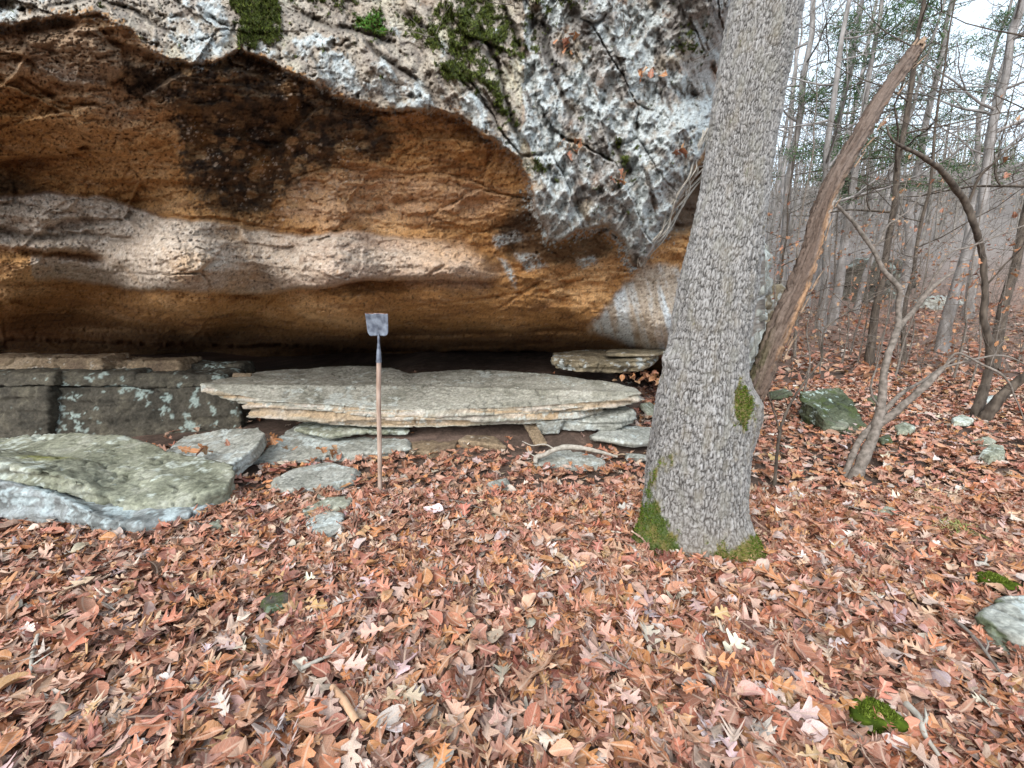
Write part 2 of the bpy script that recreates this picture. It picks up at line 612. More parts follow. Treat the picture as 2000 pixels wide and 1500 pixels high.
# zones
roof = ss(-4, 6, dl) * (wu < 1045)
roof = np.where(wu < -100, ss(-4, 6, dl), roof)
lwall = ss(-4, 5, pdist(wu, wv, [(1020, -800), (1020, 260), (1045, 320), (1040, 400), (1072, 470), (1095, 470), (1130, 445), (1180, 440), (1220, 470), (1235, 520), (1255, 525), (1300, 440), (1390, 270), (1600, 250), (1600, -800)]))
_b = 10 * fbm(Q, .05, 4, .65, off=702.)
bwall = ss(-9, 9, pdist(wu + _b, wv + _b, [(1255, 515), (1320, 520), (1345, 560), (1420, 560), (1500, 700), (1290, 692), (1150, 648), (1200, 580)]))
pocket = ss(-6, 8, pdist(wu, wv, [(1310, 450), (1330, 385), (1385, 300), (1400, 440), (1360, 452)]))
upper = 1 - np.clip(roof + lwall + ss(430, 470, v) + bwall, 0, 1)
upper = np.where(wu < 1045, 1 - roof, 0) * (1 - lwall)
ceil = np.clip(1 - upper - lwall - bwall, 0, 1)
d += pocket * .45
d -= .12 * lwall * ss(1235, 1100, u) * ss(300, 460, v)
W = at(u, v, d)
# world-space relief
r1 = fbm(W * (1, 1, 1), 1.4, 4)
strat = fbm(W * (.35, .35, 2.6), 2.2, 5, .55, off=4.)
rw = fbm(np.stack([wu * .012 + wv * .004, wv * .005 - wu * .002, u * 0], -1), 2.1, 5, .55, ridge=True, off=2.)
rb = fbm(W, 5.5, 5, .58, off=8.)
fine = fbm(W, 22, 3, .6, off=1.)
_, ve, vr_ = vor(np.stack([wu / 46 + wv / 120, wv / 75 - wu / 300], -1))
d += r1 * .10
d += fbm(W * (1, 1, 1), .7, 2, off=97.) * .30 * ceil * ss(700, 560, v)
fa1, fe1 = facet(np.stack([wu / 210 + wv / 600, wv / 85 - wu / 900], -1))
fa2, fe2 = facet(np.stack([wu / 80, wv / 32], -1))
d += ceil * (fa1 * .13 * ss(0, .06, fe1) + fa2 * .035 * ss(0, .08, fe2))
fa3, fe3 = facet(np.stack([(wu * .9 - wv * .43) / 78, (wv * .9 + wu * .43) / 240], -1))
fa4, fe4 = facet(np.stack([(wu * .9 - wv * .43) / 26, (wv * .9 + wu * .43) / 42], -1))
d += (lwall + upper * ss(760, 860, u)) * (fa3 * .20 * ss(0, .05, fe3) + fa4 * .028 * ss(0, .08, fe4))
d += upper * ss(860, 760, u) * (fa1 * .08 + fa4 * .03 * ss(0, .1, fe4))
broken = ss(-20, 30, pdist(wu, wv, [(960, 430), (1080, 440), (1230, 450), (1260, 520), (1150, 650), (900, 640), (1000, 540)]))
_, ve2, vr2 = vor(np.stack([wu / 34, wv / 17], -1))
d += ceil * broken * ((vr2 - .5) * .09 + (rb * .05))
d += strat * .060 * ceil + fine * .024 + rb * .035 * ceil + fbm(W * (.6, .6, 3.), 9, 4, .65, off=88.) * .014 * ceil
d -= (rw - .25) * .17 * lwall
_m2 = fbm(np.stack([(wu * .92 - wv * .38) * .012, (wv * .92 + wu * .38) * .004, u * 0], -1), 1.3, 5, .6, ridge=True, off=46.)
pit = fbm(Q, .03, 4, .6, off=47.)
d -= (_m2 - .25) * .13 * lwall
d += rb * .02 * lwall + (vr_ - .5) * .06 * lwall + .03 * ss(.30, .46, pit) * lwall
d += rb * .05 * upper + (vr_ - .5) * .025 * upper + .06 * ss(.2, .4, pit) * upper
# ribs running down the upper corner
rib = fbm(np.stack([(wu * .88 - wv * .47) * .016, (wv * .88 + wu * .47) * .0035, u * 0], -1), 1., 4, .55, ridge=True, off=6.)
zone = upper * ss(700, 900, u)
d -= (rib - .2) * .20 * zone
d += rb * .03 * bwall + fbm(W * (1, 1, .3), 4, 3) * .03 * bwall
d -= fbm(W, 12, 3, .6, off=51.) * .012 * band
# shallow scoops / spalls in the roof
f1, fe, fr = vor(np.stack([wu / 75, wv / 30], -1))
d += (fr - .5) * .036 * ceil * ss(.0, .12, fe)
flk = fbm(np.stack([wu * .006, wv * .016, u * 0], -1), 1.5, 4, .55, off=61.) * 6
d += ceil * .020 * (np.floor(flk) + ss(0, .1, flk - np.floor(flk)))
W = at(u, v, d)
# colour
n_a = fbm(W * (1, 1, 1), 1.2, 4, off=40.)
n_b = fbm(W * (.5, .5, 2.), 4, 5, .6, off=20.)
n_c = fbm(W, 14, 4, .65, off=60.)
n_d = fbm(np.stack([u, v, u * 0], -1), .045, 5, .65, off=70.)
n_e = fbm(np.stack([u, v, u * 0], -1), .16, 3, .65, off=75.)
col = np.tile([.42, .215, .078], (len(u), 1))
col = mix(col, (.60, .36, .17), ss(-.1, .5, n_a + .6 * n_b))
col = mix(col, (.17, .07, .025), ss(.05, .45, n_b - .4 * n_a) * .8)
n_s = fbm(W * (.7, .7, 5.), 7, 4, .65, off=25.)
col = mix(col, (.17, .08, .035), ss(.15, .42, n_s) * .5)
col = mix(col, (.55, .36, .20), ss(.1, .4, -n_s) * .5)
col = mix(col, (.50, .34, .22), ss(.12, .45, n_c + .3 * n_d - .1) * .55)
# darker and greyer towards the back of the shelter (shade painted into the rock colour)
back_shade = ss(615, 690, v + 20 * n_a) * (1 - bwall)
col = mix(col, (.10, .045, .022), back_shade * .65)
col = mix(col, (.34, .27, .22), back_shade * ss(.28, .5, n_c + .25 * n_b) * .5)
pinkz = ss(-25, 25, pdist(wu, wv, [(560, 350), (730, 330), (900, 345), (1000, 388), (960, 430), (800, 425), (650, 450), (560, 420)]))
col = mix(col, (.50, .32, .20), pinkz * (.35 + .5 * ss(-.3, .3, n_d)))
pinkz2 = ss(-20, 20, pdist(wu, wv, [(760, 470), (900, 480), (975, 530), (940, 560), (800, 550)]))
col = mix(col, (.54, .40, .30), pinkz2 * (.5 + .4 * ss(-.3, .3, n_d)))
bandm = np.clip(band * (1 - groove * .9), 0, 1) * (1 - ss(760, 900, wu)) * ss(-6, 10, np.where((wu < 60) & (wv > 492), wu - 60 + 60 * 0, 20))
pale = mix(np.tile([.42, .345, .275], (len(u), 1)), (.53, .46, .39), ss(-.2, .4, n_c + .4 * n_d))
pale = mix(pale, (.40, .26, .15), ss(.05, .4, n_a + .3 * n_d) * .7)
pale = mix(pale, (.27, .21, .16), ss(.12, .4, n_s) * .7)
pale = mix(pale, (.66, .60, .55), ss(.2, .45, n_e) * .5)
pale = mix(pale, (.40, .25, .17), ss(440, 640, u) * ss(-.3, .3, n_b) * .5)
t = bandm[:, None] * .92
col = col * (1 - t) + pale * t
tl = ss(-50, 40, pdist(wu + 30 * n_d, wv + 20 * n_d, [(-520, -80), (0, 50), (130, 22), (260, 60), (330, 118), (300, 200), (240, 240), (60, 150), (-520, 120)])) * ceil
col = mix(col, (.44, .33, .235), tl * (.45 + .5 * ss(-.2, .3, n_b)))
platem = ss(-3, 6, pl)
col = mix(col, (.30, .20, .125), platem * .8)
col = mix(col, (.47, .39, .32), platem * ss(100, 175, v + (140 - u) * .2) * ss(-.4, .3, n_d))
trn = np.exp(-np.clip(dl, 0, None) / (16 + 12 * np.abs(n_d))) * ss(-2, 3, dl) * (u < 1040)
col = mix(col, (.17, .12, .085), trn * ss(-.3, .15, n_d + n_e * .5) * (.3 + .5 * ss(300, 500, u)))
col = mix(col, (.42, .38, .33), trn * ss(.05, .25, n_e - n_d * .4) * .8)
# black water stain with pale lichen spots
st = 16 * n_a + 20 * n_e + pdist(wu + 55 * n_d + 20 * n_b, wv + 35 * n_d, [(235, 130), (330, 130), (400, 128), (470, 100), (530, 120), (620, 165), (700, 205), (760, 235), (785, 290), (740, 320), (690, 300), (640, 335), (610, 330), (560, 380), (520, 420), (470, 425), (400, 400), (350, 340), (350, 270), (345, 205), (300, 190), (250, 200)])
stm = ss(-12, 16, st)
col = mix(col, (.035, .024, .018), stm * (.80 + .2 * ss(-.2, .2, n_d)))
col = mix(col, (.20, .105, .04), stm * ss(.05, .4, fbm(Q, .017, 3, off=90.)) * .8)
fa, _, fb = vor(np.stack([u / 15, v / 12], -1), 1.)
dots = ss(.26, .18, fa) * (fb > .70)
area = ss(-.05, .25, fbm(Q, .011, 3, off=140.)) * ss(-40, 0, st) + ss(-20, 20, pdist(u, v, [(330, 230), (520, 240), (700, 280), (720, 380), (520, 440), (380, 330)])) * .8
col = mix(col, (.42, .32, .24), np.clip(dots * area, 0, 1) * .9)
fa, _, fb = vor(np.stack([u / 34, v / 26], -1), 1.)
col = mix(col, (.38, .24, .12), np.clip(ss(.40, .28, fa + .12 * n_e) * (fb > .62) * area, 0, 1) * .75)
fa, _, fb = vor(np.stack([u / 6, v / 5], -1), 1.)
col = mix(col, (.50, .43, .36), np.clip(ss(.3, .2, fa) * (fb > .72) * ss(.1, .35, fbm(Q, .02, 3, off=160.) + .1) * (area > .3), 0, 1) * .8)
# dark brown patches: pocket, left edge and lower corner
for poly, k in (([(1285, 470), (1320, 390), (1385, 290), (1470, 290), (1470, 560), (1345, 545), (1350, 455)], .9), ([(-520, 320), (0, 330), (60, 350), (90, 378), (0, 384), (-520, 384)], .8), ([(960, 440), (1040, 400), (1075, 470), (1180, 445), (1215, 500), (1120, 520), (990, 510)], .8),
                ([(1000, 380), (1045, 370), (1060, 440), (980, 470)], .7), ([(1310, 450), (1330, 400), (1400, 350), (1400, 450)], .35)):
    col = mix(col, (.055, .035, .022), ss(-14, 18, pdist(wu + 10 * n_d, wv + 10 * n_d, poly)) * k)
# upper face
uc = mix(np.tile([.40, .345, .28], (len(u), 1)), (.15, .125, .105), ss(-.05, .35, n_d + .3 * n_c))
uc = mix(uc, (.24, .20, .17), ss(-.2, .3, fbm(Q, .02, 4, .6, off=205.)) * .7)
uc = mix(uc, (.47, .43, .33), ss(.05, .4, fbm(Q, .01, 3, off=200.) + .3 * n_d))
uc = mix(uc, (.30, .17, .08), ss(.2, .5, n_a) * .7)
col = col * (1 - upper[:, None]) + uc * upper[:, None]
dst_ = fbm(np.stack([u - .3 * v, v * .14, u * 0], -1), .035, 4, .6, off=333.)
lc = mix(np.tile([.33, .305, .28], (len(u), 1)), (.13, .115, .10), ss(.05, .35, dst_))
lc = mix(lc, (.42, .35, .26), ss(.1, .4, fbm(Q, .013, 4, off=220.)) * .8)
lc = mix(lc, (.28, .15, .08), ss(.15, .45, fbm(Q, .016, 3, off=240.)) * .6)
col = col * (1 - lwall[:, None]) + lc * lwall[:, None]
bc = mix(np.tile([.46, .375, .29], (len(u), 1)), (.30, .23, .16), ss(0, .4, n_d + .4 * n_e))
sw = fbm(np.stack([u - .25 * v, v * .12, u * 0], -1), .03, 4, .6, off=33.)
bc = mix(bc, (.25, .19, .13), ss(.1, .35, fbm(np.stack([u, v * .35, u * 0], -1), .07, 4, .65, off=34.)) * .75)
bc = mix(bc, (.58, .60, .60), ss(.0, .3, sw + .15 * n_e + .5 * ss(60, 0, np.abs(u - 1205 - (v - 600) * .1)) * .4))
col = col * (1 - bwall[:, None]) + bc * bwall[:, None]
col = mix(col, (.05, .045, .04), ss(.12, .32, dst_) * lwall * .4)
_sd = seam * np.clip(upper + lwall, 0, 1)
col = mix(col, (.075, .062, .05), _sd * .8)
edgeg = ss(1395, 1430, u)
ge_ = mix(np.tile([.30, .265, .23], (len(u), 1)), (.12, .105, .09), ss(-.05, .35, fbm(W, 2.2, 5, .6, off=808.)))
ge_ = mix(ge_, (.48, .49, .47), ss(.08, .2, fbm(W, 4, 5, .65, off=809.)))
col = col * (1 - edgeg[:, None]) + ge_ * edgeg[:, None]
# crustose lichen: blue-white, with lobed edges
n_f_ = fbm(Q, .33, 2, .6, off=79.)
lich = fbm(Q, .02, 5, .62, off=300.) + .35 * fbm(np.stack([wu - .45 * wv, wv * .35 + wu * .15, u * 0], -1), .022, 4, .6, off=310.)
bias = np.full(len(u), -.24)
for poly, b in (([(320, 0), (440, 0), (458, 60), (440, 115), (385, 122), (330, 90), (300, 30)], .42), ([(560, 60), (620, 70), (700, 120), (705, 185), (640, 180), (590, 130)], .42),
                ([(470, 85), (560, 80), (590, 125), (530, 122), (475, 100)], .3), ([(720, 120), (760, 118), (860, 200), (840, 215), (760, 205), (700, 180)], .40),
                ([(860, 190), (930, 180), (1010, 250), (1050, 340), (1020, 320), (940, 260)], .36), ([(1020, 130), (1070, 130), (1100, 290), (1080, 330), (1040, 300)], .5),
                ([(1090, 150), (1130, 150), (1200, 210), (1320, 210), (1390, 190), (1390, 290), (1330, 300), (1240, 260), (1150, 230)], .55),
                ([(1210, 10), (1270, 20), (1280, 190), (1220, 200)], .45), ([(1000, -20), (1130, -20), (1100, 60), (1010, 60)], .2),
                ([(1060, 320), (1120, 330), (1100, 470), (1070, 470)], .42), ([(1230, 250), (1280, 300), (1330, 460), (1240, 520), (1200, 420)], .30),
                ([(1300, 460), (1400, 455), (1400, 560), (1340, 540), (1290, 500)], .45), ([(0, -20), (130, -20), (100, 20), (0, 40)], .2)):
    bias = np.maximum(bias, -.24 + b * .9 * ss(-18, 18, pdist(wu, wv, poly)) + .0)
lipn = np.exp(-np.clip(dl, 0, None) / 20) * (u < 1045) * ceil
ornz = np.exp(-np.clip(-dl, 0, None) / 16) * (u < 1045) * upper
col = mix(col, (.36, .20, .09), ss(.0, .2, n_d + .5 * n_e + .6 * ornz - .45))
near = np.exp(-np.clip(-pdist(wu, wv, [(1045, 300), (1040, 400), (1072, 470), (1130, 445), (1180, 440), (1220, 470), (1235, 520), (1300, 440), (1300, 300)]), 0, None) / 28) * (u > 900) * ceil
_blk = np.zeros(len(u))
for poly in ([(1005, 496), (1050, 500), (1066, 520), (1030, 534)], [(972, 500), (996, 516), (1008, 566), (992, 548)], [(962, 462), (1010, 452), (1034, 470), (970, 480)], [(1120, 505), (1160, 500), (1170, 515), (1130, 525)]):
    _blk = np.maximum(_blk, ss(-5, 5, pdist(wu, wv, poly)))
lw = ss(-.04, .16, lich * .80 + bias + .29 * lwall - .30 * ss(.0, .3, dst_) * lwall + .22 * n_e + .1 * n_f_) * np.clip(upper + lwall + .0, 0, 1)
lw = np.maximum(lw, ss(.05, .2, n_e + .9 * near - .55 + .4 * n_d))
lw = np.maximum(lw, .85 * ss(.0, .18, n_e * .8 + n_d * .6 + .7 * lipn - .52))
lw = np.maximum(lw, _blk * ss(-.25, .05, n_e))
n_f = fbm(Q, .33, 2, .6, off=78.)
lcol = mix(np.tile([.48, .51, .505], (len(u), 1)), (.31, .325, .315), ss(-.1, .3, n_e + .5 * n_c))
lcol = mix(lcol, (.62, .66, .66), ss(.1, .4, n_f - n_e * .4) * .6)
lcol = mix(lcol, (.085, .085, .075), ss(.22, .36, n_e + .25 * n_d + .3 * n_f) * .85)
lcol = mix(lcol, (.28, .24, .20), ss(.05, .3, fbm(Q, .06, 3, .6, off=79.)) * .7)
col = col * (1 - lw[:, None]) + lcol * lw[:, None]
# black lichen
col = mix(col, (.04, .04, .035), ss(.22, .36, fbm(Q, .03, 5, .65, off=400.)) * np.clip(upper + lwall, 0, 1) * .75)
gr_ = fbm(Q, .42, 2, .7, off=601.)
col = col * np.clip(1 + .42 * gr_ + .22 * n_e, .4, 1.8)[:, None]
spk = ss(.24, .32, fbm(Q, .22, 2, .6, off=611.))
col = mix(col, (.05, .035, .025), spk * .55 * (1 - lw))
d += .014 * spk * (1 - lw)
d += -.012 * lw
# moss
ms = np.full(len(u), -.3)
for poly, b in (([(455, -30), (560, -30), (550, 60), (520, 90), (465, 85)], .62), ([(688, 35), (740, 15), (760, 60), (735, 72), (700, 55)], .62), ([(560, -30), (690, -30), (690, 25), (640, 15), (570, 0)], .35),
                ([(785, 30), (830, 40), (870, 0), (960, -20), (1000, 60), (1035, 120), (980, 110), (940, 90), (1010, 240), (990, 240), (950, 180), (880, 110), (800, 75)], .46),
                ([(865, 105), (940, 120), (960, 170), (900, 165), (860, 150)], .5), ([(1190, 260), (1240, 300), (1230, 380), (1200, 340)], .3), ([(1010, -30), (1180, -30), (1150, 20), (1030, 30)], .3),
                ([(1330, 40), (1380, 60), (1370, 130), (1330, 110)], .33), ([(1040, 300), (1075, 320), (1070, 340), (1040, 330)], .4), ([(1020, 40), (1060, 60), (1060, 110), (1020, 100)], .3)):
    ms = np.maximum(ms, -.3 + b * ss(-26, 20, pdist(wu + 14 * n_d, wv + 14 * n_d, poly)))
mossm = ss(.0, .09, fbm(Q, .05, 5, .65, off=500.) * .95 + ms - .02) * np.clip(upper + lwall, 0, 1)
mc = mix(np.tile([.035, .045, .012], (len(u), 1)), (.10, .125, .022), ss(-.2, .3, n_e))
mc = mix(mc, (.06, .20, .02), ss(20, 0, np.hypot((u - 725) / 2, v - 45) - 14) * .8)
col = col * (1 - mossm[:, None]) + mc * mossm[:, None]
d -= .02 * mossm * (1 + fbm(Q, .12, 2, off=2.))
W = at(u, v, d)
fac = gridf(nv, nu)[:, ::-1]
# a top and a far side so that the bluff is a body, not a sheet
Wg = W.reshape(nv, nu, 3)
top = []
for k, (dy, dz) in enumerate(((.8, .5), (2.5, .9), (6, 1.1), (14, 1.2))):
    r = Wg[0].copy()
    r[:, 1] = np.maximum(r[:, 1], 4.0) + dy
    r[:, 2] += dz
    top.append(r)
extra = np.concatenate(top)
V2 = np.concatenate([W, extra])
n0 = len(W)
rows = [np.arange(nu)] + [n0 + k * nu + np.arange(nu) for k in range(4)]
tf = np.concatenate([np.stack([a[:-1], a[1:], b[1:], b[:-1]], -1) for a, b in zip(rows[:-1], rows[1:])])
rcol = Wg[:, -1].copy()
rcol[:, 1] += 10
rcol[:, 0] += 2
n2 = len(V2)
V2 = np.concatenate([V2, rcol])
ra = np.arange(nv) * nu + nu - 1
rb2 = n2 + np.arange(nv)
rf = np.stack([ra[:-1], ra[1:], rb2[1:], rb2[:-1]], -1)
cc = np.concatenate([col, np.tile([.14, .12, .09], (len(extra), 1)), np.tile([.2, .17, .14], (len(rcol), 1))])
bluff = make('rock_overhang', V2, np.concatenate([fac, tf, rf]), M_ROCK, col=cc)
tag(bluff, 'huge overhanging sandstone bluff with orange roof, white lichen and moss on its lip', 'rock')


def tufts(name, P, N, size, cols, parent, per=3, rs=1):
    """short moss shoots: thin triangles standing on the points"""
    r = np.random.default_rng(rs)
    P = np.repeat(P, per, 0)
    N = np.repeat(N, per, 0)
    n = len(P)
    P = P + r.normal(size=(n, 3)) * size * .5
    D = N + r.normal(size=(n, 3)) * .55
    D /= np.linalg.norm(D, axis=1)[:, None]
    T = np.cross(D, r.normal(size=(n, 3)))
    T /= np.linalg.norm(T, axis=1)[:, None] + 1e-9
    L = size * r.uniform(.6, 1.6, (n, 1))
    V = np.stack([P - D * L * .3 - T * L * .22, P - D * L * .3 + T * L * .22, P + D * L], 1).reshape(-1, 3)
    c = np.repeat(cols[r.integers(0, len(cols), n)] * r.uniform(.6, 1.35, (n, 1)), 3, 0)
    o = make(name, V, np.arange(3 * n).reshape(-1, 3), M_MOSS, parent, col=c, smooth=False)
    tag(o, None, None, None, 'stuff')
    return o


MOSSC = np.array([(.05, .065, .014), (.10, .13, .025), (.13, .15, .035), (.035, .045, .012), (.07, .06, .03)])
sel = np.where((mossm > .5) & (u > -10) & (v > -10))[0]
sel = rng.choice(sel, min(len(sel), 9000), replace=False)
Nn = np.tile([0.1, -.85, .5], (len(sel), 1))
mo = tufts('moss', W[sel], Nn, .012, MOSSC, bluff, 3, 3)
mo['label'] = 'green moss growing on the lip of the bluff'

# ------------------------------------------------------------------ loose rocks and slabs
ROCKS = []


def remesh(V, Fc, vox):
    me = bpy.data.meshes.new('tmp')
    me.from_pydata([tuple(p) for p in V], [], [tuple(int(i) for i in f) for f in Fc])
    o = bpy.data.objects.new('tmp', me)
    S.collection.objects.link(o)
    m = o.modifiers.new('r', 'REMESH')
    m.mode = 'VOXEL'
    m.voxel_size = vox
    dg = bpy.context.evaluated_depsgraph_get()
    ev = o.evaluated_get(dg)
    e = ev.to_mesh()
    n = len(e.vertices)
    co = np.zeros(n * 3, np.float32)
    e.vertices.foreach_get('co', co)
    no = np.zeros(n * 3, np.float32)
    e.vertices.foreach_get('normal', no)
    ct = np.zeros(len(e.polygons), np.int32)
    e.polygons.foreach_get('loop_total', ct)
    li = np.zeros(len(e.loops), np.int32)
    e.loops.foreach_get('vertex_index', li)
    assert (ct == 4).all()
    f = li.reshape(-1, 4)
    ev.to_mesh_clear()
    bpy.data.objects.remove(o)
    bpy.data.meshes.remove(me)
    return co.reshape(-1, 3).astype(float), no.reshape(-1, 3).astype(float), f


def smoothv(V, f, it=2, k=.5):
    n = len(V)
    e = np.concatenate([f[:, [0, 1]], f[:, [1, 2]], f[:, [2, 3]], f[:, [3, 0]]])
    e = np.concatenate([e, e[:, ::-1]])
    c = np.bincount(e[:, 0], minlength=n)[:, None]
    for _ in range(it):
        s = np.stack([np.bincount(e[:, 0], V[e[:, 1], j], minlength=n) for j in range(3)], -1)
        V = V * (1 - k) + k * s / np.maximum(c, 1)
    return V


def prism(top, thick=None, bz=None, inset=0., slope=0.):
    """top: world pts ring; returns closed prism"""
    T = np.array(top, float)
    c = T.mean(0)
    B = T.copy()
    B[:, :2] = c[:2] + (T[:, :2] - c[:2]) * (1 - inset)
    if bz is not None:
        B[:, 2] = bz
    else:
        B[:, 2] -= thick
    n = len(T)
    V = np.concatenate([T, B, [T.mean(0)], [B.mean(0)]])
    f = [(i, (i + 1) % n, n + (i + 1) % n) for i in range(n)] + [(i, n + (i + 1) % n, n + i) for i in range(n)]
    f += [(2 * n, (i + 1) % n, i) for i in range(n)] + [(2 * n + 1, n + i, n + (i + 1) % n) for i in range(n)]
    return V, f


STY = {
    'green': dict(c=[(.27, .275, .205), (.165, .17, .12), (.37, .37, .30)], lich=.13, lc=(.52, .56, .50)),
    'grey': dict(c=[(.33, .33, .29), (.22, .22, .19), (.42, .42, .38)], lich=.12, lc=(.52, .56, .54)),
    'blue': dict(c=[(.25, .265, .26), (.13, .14, .135), (.36, .39, .40)], lich=.04, lc=(.43, .50, .51)),
    'dark': dict(c=[(.085, .075, .058), (.05, .045, .035), (.13, .115, .085)], lich=.20, lc=(.40, .48, .44)),
    'brown': dict(c=[(.26, .19, .12), (.17, .12, .08), (.34, .26, .18)], lich=.3, lc=(.5, .45, .38)),
    'slab': dict(c=[(.35, .335, .28), (.24, .23, .185), (.43, .41, .35)], lich=.22, lc=(.5, .52, .48), side=(.42, .29, .17)),
    'ledge': dict(c=[(.21, .17, .11), (.10, .085, .06), (.32, .27, .19)], lich=.16, lc=(.48, .51, .50)),
    'mossy': dict(c=[(.09, .10, .06), (.05, .06, .035), (.14, .15, .10)], lich=.17, lc=(.46, .55, .50)),
}


def rock(name, label, cat, V, f, vox, amp=.03, sty='grey', strat=.02, layer=.035, parent=None, seed=0., smooth=2, moss=0., group=None, yellow=None, up=None, sharp=1.):
    co, no, fc = remesh(V, f, vox)
    co = smoothv(co, fc, smooth)
    s = STY[sty]
    o_ = seed * 7.7
    side = 1 - np.abs(no[:, 2])
    nh = no * (1, 1, 0)
    # bedding planes: layers of slightly different reach
    zz = co[:, 2] + .03 * fbm(co * (1, 1, .4), 1.1, 2, off=o_)
    li = np.floor(zz / layer + .6 * fbm(co * (1, 1, 0), 1.6, 2, off=o_ + 3))
    reach = _R[(li.astype(int) * 37 + int(seed * 13)) & 4095, 0] - .5
    reach = reach + .8 * fbm(np.stack([co[:, 0] * 2.2, co[:, 1] * 2.2, li * 5.3], -1), 1., 3, off=o_)
    co2 = co + nh * (strat * reach * ss(.25, .7, side))[:, None]
    n = fbm(co, 2.2, 4, .5, off=o_) * amp + fbm(co * (1, 1, 2.5), 14, 3, .6, off=o_ + 5) * amp * .28
    # flaked steps on the upper surface
    fl = fbm(co * (1, 1, .5), 3.0, 3, .5, off=o_ + 9)
    fq = fl * 5
    n = n + ((np.floor(fq) + ss(.0, .12, fq - np.floor(fq))) / 5 - fl * .7) * amp * .9 * sharp
    n = n + (fbm(co * (1, 1, 2.), 7, 4, .6, ridge=True, off=o_ + 71) - .2) * amp * .16 + fbm(co * (1, 1, 2.), 24, 4, .65, off=o_ + 72) * amp * .34
    crk = np.abs(fbm(co * (1, 1, .3), 2.6, 3, .5, off=o_ + 91))
    n = n - (.35 if sty == 'dark' else .8) * amp * np.exp(-(crk / .014) ** 2)
    co2 = co2 + no * n[:, None]
    a = fbm(co, 3.5, 4, .6, off=o_ + 20)
    b = fbm(co * (1, 1, 2), 16, 4, .65, off=o_ + 30)
    c = mix(np.tile(s['c'][0], (len(co), 1)), s['c'][1], ss(-.05, .4, a + .4 * b))
    c = mix(c, s['c'][2], ss(.0, .4, -a + .6 * b))
    if 'side' in s:
        k = ss(.35, .75, side) * ss(-.35, .25, fbm(np.stack([co[:, 0], co[:, 1], li * 3.], -1), 1.2, 3, off=o_))
        c = mix(c, s['side'], k * .8)
        c = mix(c, (.52, .46, .40), ss(.35, .75, side) * ss(-.1, .3, fbm(np.stack([co[:, 0], co[:, 1], li * 9.], -1), 1.9, 3, off=o_ + 7)) * .75)
        c = mix(c, (.34, .22, .12), ss(.5, 1., np.abs(co[:, 0] + 2.0) < .0) * 0)
    c = c * (1 - (.2 if sty == 'dark' else .45) * np.exp(-(crk / .012) ** 2))[:, None] * (1 + .5 * fbm(co, 30, 3, .6, off=o_ + 33))[:, None]
    lm = ss(.0, .07, fbm(co, 9, 5, .7, off=o_ + 50) + .5 * fbm(co, 1.6, 2, off=o_ + 60) - s['lich'])
    c = mix(c, s['lc'], lm * .8)
    c = c * np.clip(1 + .5 * fbm(co, 42, 2, .7, off=o_ + 130), .5, 1.6)[:, None]
    if yellow:
        r = ss(.22, .05, np.hypot(co[:, 0] - yellow[0], (co[:, 1] - yellow[1]) * 1.3) + .12 * b)
        c = mix(c, (.32, .32, .07), r * .7)
    if moss:
        mm = ss(-.02, .1, fbm(co, 5, 4, .6, off=o_ + 80) + moss - .35) * ss(-.2, .3, no[:, 2] + .3)
        c = mix(c, (.065, .085, .025), mm * .75)
    o = make(name, co2, fc, M_ROCK, parent, col=c)
    if parent is None:
        tag(o, label, cat, group)
    return o


def ring(pts):
    return [at1(*p) for p in pts]


def stone(label, cat, pts, thick, vox=.015, name='stone', sink=None, **k):
    T = ring(pts)
    if sink is not None:
        V, f = prism(T, bz=min(p[2] for p in T) - sink, inset=-.1)
    else:
        V, f = prism(T, thick=thick, inset=k.pop('inset', .05))
    ROCKS.append([(p[0], p[1]) for p in T])
    return rock(name, label, cat, V, f, vox, **k)


def gstone(label, cat, px, thick, sty='grey', lift=.03, vox=.02, name='stone', excl=True, **k):
    """flat stone whose outline is given in photo pixels where it meets the ground"""
    T = []
    for (x, y) in px:
        p = ground_at(x, y)
        T.append((p[0], p[1], g1(p[0], p[1]) + lift))
    if excl:
        ROCKS.append([(p[0], p[1]) for p in T])
    V, f = prism(T, thick=thick, inset=-.15)
    return rock(name, label, cat, V, f, vox, sty=sty, **k)


# main fallen slab
slabT = [(388, 750, 4.45), (430, 764, 4.42), (480, 776, 4.38), (560, 786, 4.36), (640, 790, 4.34), (730, 800, 4.30), (860, 801, 4.30), (940, 797, 4.28), (1040, 793, 4.3), (1150, 786, 4.35), (1215, 780, 4.4), (1256, 768, 4.45),
         (1240, 757, 4.8), (1170, 742, 5.1), (1050, 728, 5.4), (960, 722, 5.5), (880, 722, 5.5), (800, 729, 5.45), (760, 718, 5.6), (680, 714, 5.65), (560, 722, 5.5), (480, 730, 5.2), (430, 740, 4.8)]
V, f = prism(ring(slabT), thick=.085, inset=.0)
slab = rock('fallen_slab', 'long flat grey-green stone slab lying in front of the dark crevice under the bluff', 'rock slab', V, f, .015, amp=.024, sty='slab', strat=.07, layer=.034, seed=1, smooth=1)
low = [(476, 792, 4.44), (560, 800, 4.42), (640, 808, 4.40), (730, 812, 4.36), (860, 812, 4.36), (940, 808, 4.36), (1040, 806, 4.38), (1130, 800, 4.42), (1180, 792, 4.6), (1100, 760, 5.2), (800, 760, 5.3), (560, 765, 5.1)]
low = [(a, b - 14, y) for a, b, y in low]
V, f = prism(ring([(a, b + 6, y - .06 if y < 4.5 else y) for a, b, y in low]), thick=.17, inset=.015)
lowp = rock('under_layer', None, None, V, f, .015, amp=.02, sty='slab', strat=.085, layer=.040, seed=2, smooth=1, parent=slab)
